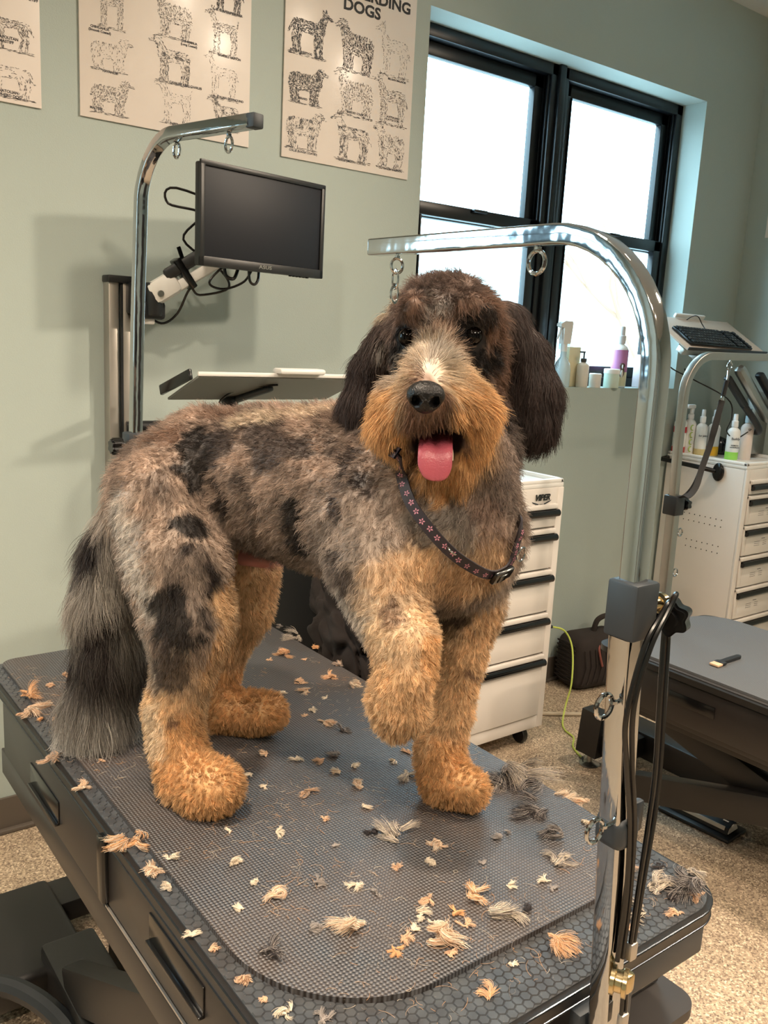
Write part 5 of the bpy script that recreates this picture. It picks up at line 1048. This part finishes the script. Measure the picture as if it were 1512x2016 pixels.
for i in range(K):
    t = i / (K - 1); off = (ctr - root) * (clump * t * .75)[:, None] + sd * (np.sin(ph + t * 5.5) * curl * ln * .16 * t)[:, None] + nrm * (np.cos(ph + t * 5.5) * curl * ln * .10 * t)[:, None]
    pts[:, i] = cur + off; dd = dd + (grav + flow * .35 * lean[:, None]) * .35; dd /= np.linalg.norm(dd, axis=1, keepdims=True); cur = cur + dd * (ln / (K - 1))[:, None]
pts[..., 2] = np.maximum(pts[..., 2], GROUND - .0005 + .001 * rng.random((N, 1)))
SC = .84 * coat(root, RR) * (.68 + .62 * hsh(cell[:, 0], cell[:, 1], cell[:, 2], 12))[:, None] * (.68 + .68 * rng.random((N, 1)) ** 1.3)
def hair_object(name, P, rad, col_, m, parent=None, taper=.25):
    n, k = P.shape[:2]; hc = bpy.data.hair_curves.new(name); hc.add_curves([k] * n)
    hc.points.foreach_set('position', P.reshape(-1).astype(np.float32))
    ra = hc.attributes.get('radius') or hc.attributes.new('radius', 'FLOAT', 'POINT'); r = np.asarray(rad)[:, None] * np.linspace(1, taper, k)[None, :] ; ra.data.foreach_set('value', r.ravel().astype(np.float32))
    ca = hc.attributes.new('coat', 'FLOAT_COLOR', 'CURVE'); ca.data.foreach_set('color', np.concatenate([np.clip(col_, 0, 1), np.ones((n, 1))], 1).ravel().astype(np.float32))
    hc.materials.append(m); o = bpy.data.objects.new(name, hc); COL.objects.link(o)
    if parent is not None: o.parent = parent
    return o
hair_object('fur', pts, rad * (.8 + .5 * rng.random(N)), SC, M_fur, dog)

# face parts
M_nose = mat('wet_nose_leather', (10, 8, 9), .33, bump=.5, bscale=500, spec=.35); M_eye = mat('dark_eye', (7, 4, 3), .05, spec=.22)
M_tongue = mat('tongue_pink', (186, 88, 104), .32, var=.25, scale=25, bump=.3, bscale=500, spec=.6); M_tooth = mat('ivory', (236, 228, 206), .25)
def frame(p, f=FW, s=SD): return Matrix(((s[0], -f[0], 0, p[0]), (s[1], -f[1], 0, p[1]), (s[2], -f[2], 1, p[2]), (0, 0, 0, 1)))
b = MB(); NM = frame(NOSE)
bm = bmesh.new(); bmesh.ops.create_icosphere(bm, subdivisions=4, radius=1)
for v in bm.verts:
    x, y, z = v.co; wd = .0215 * (1 + .10 * z - .16 * max(0, -z)); q = Vector((x * wd, y * .0165, z * .0185))
    for s_ in (-1, 1):
        dx, dz = (q.x - s_ * .0105) / .0048, (q.z + .0040) / .0050; g = math.exp(-(dx * dx + dz * dz) ** 2)
        if q.y < 0: q.y += .013 * g
    if q.y < 0: q.y += .002 * math.exp(-(q.x / .0016) ** 2) * (1 if q.z < .004 else 0)
    v.co = q
b.add([v.co[:] for v in bm.verts], [[v.index for v in f.verts] for f in bm.faces], NM); bm.free(); b.build('nose', M_nose, dog)
for e in EYES:
    b = MB(); b.ell(tuple(e), (.0122, .0122, .0122), 28, 18); ey = b.build('eye', M_eye, dog)
TG = [(0.7245, 0.8425, 1.3865), (0.7002, 0.8155, 1.3839), (0.6809, 0.7939, 1.3773), (0.6717, 0.7829, 1.3669), (0.6688, 0.7790, 1.3530), (0.6691, 0.7767, 1.3345)]
Pt = smooth_path(TG, 6); vs = []; fs = []; n = len(Pt); m_ = 16
for i, p in enumerate(Pt):
    t = i / (n - 1); w = (.0165 + .004 * math.sin(t * PI * .8)) * (1 if t < .78 else math.sqrt(max(.02, 1 - ((t - .78) / .23) ** 2))); tg = (Pt[min(i + 1, n - 1)] - Pt[max(i - 1, 0)]).normalized(); s_ = Vector(SD); nn = tg.cross(s_).normalized()
    if nn.dot(Vector(FW)) < 0 and i > 3: pass
    for j in range(m_):
        a = 2 * PI * j / m_; x = math.cos(a) * w; y = math.sin(a) * .0042; y += -.0035 * math.exp(-(x / .005) ** 2) * (1 if math.sin(a) * 1 > 0 else .3) + .10 * abs(x); vs.append(p + s_ * x + nn * y)
for i in range(n - 1):
    for j in range(m_): fs.append((i * m_ + j, i * m_ + (j + 1) % m_, (i + 1) * m_ + (j + 1) % m_, (i + 1) * m_ + j))
fs += [tuple(range(m_)), tuple((n - 1) * m_ + j for j in range(m_))]
b = MB(); b.add(vs, fs); b.build('tongue', M_tongue, dog, True, 80)
b = MB(); tp = Vector((0.6925, 0.7783, 1.3661)); b.tube([tp - Vector((0, 0, .008)), tp, tp + Vector((0, 0, .010))], [.0035, .003, .0008], 10); b.build('tooth', M_tooth, dog)
b = MB(); sa, sb_ = ((0.6167, 1.1505, 1.1605, 0.0140), (0.6359, 1.1159, 1.1579, 0.0100)); b.tube([Vector(sa[:3]), Vector(sb_[:3]), Vector(sb_[:3]) + (Vector(sb_[:3]) - Vector(sa[:3])) * .25], [sa[3], sb_[3], sb_[3] * .5], 16); b.build('belly_fold', mat('bare_pink_skin', (186, 122, 112), .5, var=.2), dog)

# collar
CP = [(0.6361, 0.8094, 1.3640), (0.6682, 0.8407, 1.3318), (0.6662, 0.8194, 1.3037), (0.6725, 0.7953, 1.2794), (0.6904, 0.7756, 1.2528), (0.7143, 0.7641, 1.2324), (0.7526, 0.7619, 1.2134), (0.7829, 0.7656, 1.2134), (0.7993, 0.7670, 1.2252), (0.8047, 0.7656, 1.2472), (0.8136, 0.7718, 1.2719)]
cl = thing('collar', None, None, (0, 0, 0)); 
for k_ in ('label', 'category'):
    if k_ in cl: del cl[k_]
cl.parent = dog
CPv = [Vector(p) for p in CP]; ctr_ = Vector((.775, .90, 1.30))
loop = CPv + [Vector((.90, .90, 1.27)), Vector((.86, .98, 1.33)), Vector((.78, 1.00, 1.35)), Vector((.70, .96, 1.36))] + [CPv[0]]
Pc = smooth_path(loop, 8); b = MB(); vs = []; n = len(Pc)
for i, p in enumerate(Pc):
    t_ = (Pc[min(i + 1, n - 1)] - Pc[max(i - 1, 0)]).normalized(); o_ = (p - ctr_); o_ = (o_ - t_ * o_.dot(t_)).normalized(); u_ = t_.cross(o_)
    for a_, c_ in ((-1, -1), (1, -1), (1, 1), (-1, 1)): vs.append(p + u_ * .0072 * a_ + o_ * .0012 * c_)
b.add(vs, [(i * 4 + j, i * 4 + (j + 1) % 4, (i + 1) * 4 + (j + 1) % 4, (i + 1) * 4 + j) for i in range(n - 1) for j in range(4)]); b.build('strap', mat('collar_webbing', (38, 30, 38), .6, var=.3, scale=200), cl)
b = MB()
def frame_at(i):
    p = Pc[i]; t_ = (Pc[min(i + 1, n - 1)] - Pc[max(i - 1, 0)]).normalized(); o_ = (p - ctr_); o_ = (o_ - t_ * o_.dot(t_)).normalized(); u_ = t_.cross(o_); return p + o_ * .0014, t_, u_, o_
for i in range(2, 84, 3):
    p, t_, u_, o_ = frame_at(i); p = p + t_ * random.uniform(-.001, .001) + u_ * random.uniform(-.0015, .0015)
    for q in range(5):
        a = q * 2 * PI / 5 + i; d_ = (t_ * math.cos(a) + u_ * math.sin(a)); e_ = (t_ * -math.sin(a) + u_ * math.cos(a)); c0 = p + d_ * .0026
        b.add([c0 - d_ * .002, c0 - e_ * .0011 + o_ * .0003, c0 + d_ * .0018, c0 + e_ * .0011 + o_ * .0003], [(0, 1, 2, 3)])
b.build('flower_print', mat('collar_pink', (206, 140, 158), .6, var=.3), cl)
def orient(i):
    p, t_, u_, o_ = frame_at(i); return Matrix(((t_.x, u_.x, o_.x, p.x), (t_.y, u_.y, o_.y, p.y), (t_.z, u_.z, o_.z, p.z), (0, 0, 0, 1)))
b = MB(); b.box((0, 0, .003), (.038, .019, .008), .003, orient(54)); b.box((-.004, 0, .007), (.016, .012, .004), .002, orient(54)); b.build('buckle', M_blkgl, cl)
b = MB(); b.torus((0, .004, .006), .0095, .0014, orient(68)); b.build('ring', M_chrome, cl)
b = MB(); b.torus((0, 0, .004), .008, .0011, orient(34) @ Matrix.Rotation(PI / 2, 4, 'X')); b.build('slide_ring', M_chrome, cl)

# ------------------------------------------------------------------ clippings
PAL = {'tan': (206, 172, 142), 'cream': (212, 198, 178), 'grey': (146, 138, 132), 'black': (52, 46, 46), 'orange': (214, 166, 120)}
def tuft_data(seed, n, ln_, spread, flat, curl_):
    r = np.random.default_rng(seed); k = 6; nl_ = int(r.integers(3, 7)) + int(n > 120) * 2; lk = r.integers(0, nl_, n)
    lb = np.concatenate([r.normal(size=(nl_, 2)) * spread * .8, np.abs(r.normal(size=(nl_, 1))) * spread * flat], 1); la = r.normal(r.random() * 6.28, .8, nl_); le = np.abs(r.normal(.1, .22, nl_)); ll = ln_ * (.5 + .7 * r.random(nl_)); cv = r.normal(size=nl_) * 1.6
    base = lb[lk] + r.normal(size=(n, 3)) * spread * np.array((.22, .22, .2)); base[:, 2] = np.abs(base[:, 2]); ang = la[lk] + r.normal(size=n) * .16; el = le[lk] + r.normal(size=n) * .10; l = ll[lk] * (.7 + .5 * r.random(n)); P = np.zeros((n, k, 3)); cur = base.copy()
    for i in range(k):
        P[:, i] = cur; a = ang + cv[lk] * (i / (k - 1)); e = el - .5 * i / (k - 1); cur = cur + np.stack([np.cos(a) * np.cos(e), np.sin(a) * np.cos(e), np.sin(e)], 1) * (l / (k - 1))[:, None]
    P -= P.mean((0, 1)) * np.array((1, 1, 0)); P[..., 2] = np.maximum(P[..., 2], .0004 + .0012 * r.random((n, 1))); return P
M_clip = fur_mat('clipped_fur', 'coat', .2)
def tuft(x, y, kind, size, label, group=None, seed=0, z=None, n=None, ln_=1.0, mix=None):
    z = z if z is not None else (TZ + .0082 if in_rr(x, y, MX0, MY0, MX1, MY1, MR) else TZ + .0016)
    n = n or int(70 + 9000 * size); P = tuft_data(seed, n, size * .95 * ln_, size * .22, .8, .25); r = np.random.default_rng(seed + 1); c = np.tile(np.array(s2l(PAL[kind])), (n, 1))
    if mix: c[r.random(n) < .4] = s2l(PAL[mix])
    c = c * (.7 + .6 * r.random((n, 1))); o = hair_object('fur_tuft', P, np.full(n, .00030), c, M_clip, None, .5); o.location = (x, y, z); return tag(o, label, 'fur clipping', group)
tuft(0.380, 1.004, 'orange', 0.034, 'fat orange double tuft of fur on the left edge of the table', seed=100, mix='cream')
tuft(0.383, 0.931, 'cream', 0.024, 'ragged cream tuft just below the fat orange one on the table edge', seed=103, mix='tan')
tuft(0.379, 1.177, 'tan', 0.018, 'flat tan tuft on the left table edge below the tail', seed=106, mix='cream')
tuft(0.365, 1.285, 'tan', 0.022, 'wispy tan tuft hanging off the table edge near the tail tip', seed=109, mix='grey')
tuft(0.522, 0.706, 'cream', 0.034, 'large pale whiskery tuft near the rounded mat front', seed=112, mix='tan')
tuft(0.430, 0.717, 'black', 0.022, 'dark round tuft close to the front left mat corner', seed=115, mix='grey')
tuft(0.685, 0.672, 'orange', 0.026, "curled orange tuft in front of the standing paw's lower right", seed=118, mix='cream')
tuft(0.690, 0.629, 'cream', 0.036, 'long wispy cream strands trailing beside the curled orange tuft', seed=121, mix='grey')
tuft(0.603, 0.633, 'tan', 0.034, 'loose tan tuft left of the long wispy strands', seed=124, mix='cream')
tuft(0.679, 0.831, 'grey', 0.034, 'grey and cream streaky tuft below the standing paw', seed=127, mix='cream')
tuft(0.662, 0.849, 'black', 0.014, 'small black curl at the left end of the streaky grey tuft', seed=130, mix=None)
tuft(0.885, 0.771, 'black', 0.036, 'black curly tuft to the right of the standing paw', seed=133, mix='grey')
tuft(0.945, 0.855, 'grey', 0.060, 'big silver tuft by the far table edge behind the standing paw', seed=136, mix='cream')
tuft(0.913, 0.856, 'grey', 0.046, 'grey fluff right beside the toes of the standing paw', seed=139, mix='black')
tuft(0.866, 0.714, 'grey', 0.024, 'grey tuft just below the black curly one', seed=142, mix='black')
tuft(0.829, 0.667, 'grey', 0.024, 'grey and cream tuft near the chrome post collar', seed=145, mix='cream')
tuft(0.965, 0.780, 'cream', 0.026, 'pale tuft on the far mat corner by the post', seed=148, mix='tan')
tuft(0.977, 0.756, 'tan', 0.018, 'thin tan wisp on the mat touching the chrome post', seed=151, mix='cream')
tuft(0.926, 0.542, 'grey', 0.042, 'grey tuft on the rounded table corner at the far right', seed=154, mix='black')
tuft(0.900, 0.565, 'cream', 0.028, 'pale tuft on the hexagon rubber right of the cables', seed=157, mix='grey')
tuft(0.966, 0.555, 'grey', 0.020, 'small silver tuft at the very tip of the table corner', seed=160, mix='cream')
tuft(0.835, 0.547, 'black', 0.022, 'dark tuft on the table directly behind the cables', seed=163, mix='cream')
tuft(0.900, 0.616, 'grey', 0.018, 'little grey tuft on the hexagons by the cable bundle', seed=166, mix='tan')
tuft(0.712, 0.558, 'tan', 0.024, 'tan fluff on the hexagon rubber left of the chrome post', seed=169, mix='orange')
tuft(0.592, 0.552, 'tan', 0.016, 'small tan fluff on the bare hexagons at the front edge', seed=172, mix='orange')
tuft(0.484, 0.801, 'cream', 0.020, 'pale tuft standing on the mat left of centre front', seed=175, mix='tan')
tuft(0.832, 1.299, 'tan', 0.018, 'cream tuft between the hind paw and the raised paw', seed=178, mix='cream')
tuft(0.910, 1.331, 'tan', 0.018, 'double tan tuft toward the far edge of the mat', seed=181, mix='orange')
tuft(0.960, 1.379, 'grey', 0.016, 'grey and tan tuft at the far edge by the smock', seed=184, mix='tan')
tuft(0.932, 1.276, 'cream', 0.018, 'cream wisp just left of the raised paw', seed=187, mix='tan')
tuft(0.794, 1.163, 'tan', 0.017, "oval tan tuft below the raised paw's left", seed=190, mix='cream')
tuft(0.802, 1.124, 'black', 0.013, 'small dark tuft to the right of the oval tan one', seed=193, mix='grey')
tuft(0.741, 1.061, 'grey', 0.018, 'flat grey strand tuft in the middle of the mat', seed=196, mix='black')
tuft(0.645, 1.119, 'tan', 0.014, 'tan scrap just right of the near hind paw', seed=199, mix='cream')
tuft(0.716, 0.962, 'tan', 0.016, 'bow shaped tan scrap left of the standing paw', seed=202, mix='cream')
tuft(0.640, 0.983, 'tan', 0.015, 'tan teardrop scrap in the middle of the mat', seed=205, mix='grey')
tuft(0.711, 1.012, 'cream', 0.013, 'cream scrap above the tan teardrop one', seed=208, mix='tan')
tuft(0.795, 0.946, 'cream', 0.020, 'cream tuft touching the left of the standing paw', seed=211, mix='grey')
tuft(0.895, 1.481, 'tan', 0.030, 'dusty orange fuzz on the mat behind the hind paw', seed=214, mix='orange')
tuft(0.960, 1.557, 'grey', 0.030, 'long grey wisp near the far table edge', seed=217, mix='cream')
tuft(0.983, 1.501, 'orange', 0.014, 'round orange tuft at the far table edge', seed=220, mix=None)
tuft(0.394, 1.468, 'tan', 0.034, 'pale scattered fuzz near the left table edge behind the tail', seed=223, mix='cream')
tuft(0.401, 1.526, 'orange', 0.024, 'faint orange fuzz at the back left of the table', seed=226, mix='tan')
tuft(0.821, 0.835, 'grey', 0.018, 'grey wisps poking from under the standing paw', seed=229, mix='tan')
tuft(0.716, 0.780, 'cream', 0.016, 'thin cream strands below the standing paw', seed=232, mix='tan')
tuft(0.639, 0.768, 'tan', 0.011, 'tiny tan star shaped scrap in the front half of the mat', seed=235, mix=None)
tuft(0.472, 0.887, 'cream', 0.009, 'tiny cream scrap left of the tall pale tuft', seed=238, mix=None)
for i_, (x_, y_, k_) in enumerate([(0.776,1.209,'tan'),(0.846,1.339,'tan'),(0.799,1.220,'cream'),(0.849,1.255,'cream'),(0.808,0.995,'cream'),(0.847,1.012,'tan'),(0.747,1.013,'cream'),(0.681,1.078,'cream'),(0.792,1.314,'cream'),(0.594,1.074,'cream'),(0.596,1.032,'cream'),(0.709,1.055,'tan'),(0.499,0.955,'cream'),(0.555,0.916,'cream'),(0.624,0.910,'tan'),(0.476,0.886,'cream'),(0.606,0.678,'cream'),(0.545,0.647,'orange'),(0.567,0.657,'tan'),(0.629,0.696,'tan'),(0.585,0.665,'cream'),(0.737,0.663,'cream'),(0.780,0.648,'cream'),(0.491,0.726,'grey'),(0.541,0.794,'grey'),(0.473,0.837,'cream'),(0.594,0.610,'tan'),(0.645,0.567,'cream'),(0.602,0.851,'grey'),(0.691,0.907,'cream'),(0.852,1.350,'tan'),(0.412,0.937,'cream'),(0.377,0.800,'cream'),(0.384,0.765,'tan'),(0.435,0.804,'cream'),(0.386,0.892,'cream'),(0.390,0.706,'tan'),(0.394,0.670,'tan'),(0.402,0.644,'cream'),(0.432,0.616,'grey'),(0.740,0.717,'grey'),(0.723,0.620,'black'),(0.931,0.711,'cream'),(0.875,0.522,'tan'),(0.940,0.591,'black'),(0.896,0.543,'black'),(0.804,0.534,'tan'),(0.923,0.526,'tan'),(0.779,0.630,'grey'),(0.587,0.741,'grey'),(0.574,0.766,'cream'),(0.645,0.659,'orange'),(0.642,0.639,'tan'),(0.613,0.658,'cream'),(0.684,0.753,'cream'),(0.798,0.749,'grey'),(0.819,0.751,'grey'),(0.983,1.652,'grey'),(0.917,1.436,'tan'),(0.854,1.471,'tan'),(0.445,1.553,'tan'),(0.392,1.433,'orange'),(0.411,1.411,'tan'),(0.369,1.470,'tan'),(0.483,1.588,'tan'),(0.424,1.227,'tan')]):
    tuft(x_, y_, k_, random.uniform(.007, .013), 'tiny %s scrap of clipped fur lying on the dark table top' % k_, 'tiny %s scraps of clipped fur' % k_, 500 + i_ * 3, ln_=1.1)


_dg = bpy.context.evaluated_depsgraph_get()
for i_, (x_, y_, k_, s_) in enumerate([(1.045, 1.44, 'tan', .030), (1.075, 1.40, 'cream', .026), (1.06, 1.48, 'orange', .020), (1.09, 1.45, 'tan', .022), (1.10, 1.53, 'cream', .018)]):
    ok_, hit_, _n, _i, ob_, _m = S.ray_cast(_dg, Vector((x_, y_, 1.04)), Vector((0, 0, -1)))
    if ok_ and ob_.name.startswith('smock'): tuft(x_, y_, k_, s_, 'tuft of clipped fur caught in the folds of the dark smock', 'fur tufts on the smock', 900 + i_ * 5, z=hit_.z - .002)
# fine loose strands, too many to count
n_ = 2600; r_ = np.random.default_rng(77); bx = np.stack([r_.uniform(TX0 + .02, TX1 - .02, n_), r_.uniform(TY0 + .03, TY1 - .02, n_)], 1); bx = bx[vnoise(np.concatenate([bx, bx[:, :1] * 0], 1), 14, 4) > .42]; n_ = len(bx); k = 6; P = np.zeros((n_, k, 3)); a = r_.random(n_) * 6.28; cv = r_.normal(size=n_) * 2.2; l = .006 + .02 * r_.random(n_) ** 2; cur = np.concatenate([bx, np.full((n_, 1), TZ + .0088)], 1)
cur[~np.array([in_rr(x, y, MX0, MY0, MX1, MY1, MR) for x, y in bx]), 2] = TZ + .0022
for i in range(k): P[:, i] = cur; cur = cur + np.stack([np.cos(a + cv * i / k), np.sin(a + cv * i / k), np.zeros(n_)], 1) * (l / (k - 1))[:, None]
c_ = np.array([s2l(PAL[q]) for q in ('tan', 'cream', 'grey', 'orange')])[r_.integers(0, 4, n_)] * .8
o = hair_object('loose_hair', P, np.full(n_, .00020), c_, M_clip, None, .6); tag(o, 'scatter of fine loose dog hairs over the mat and table top', 'loose hair', kind='stuff')
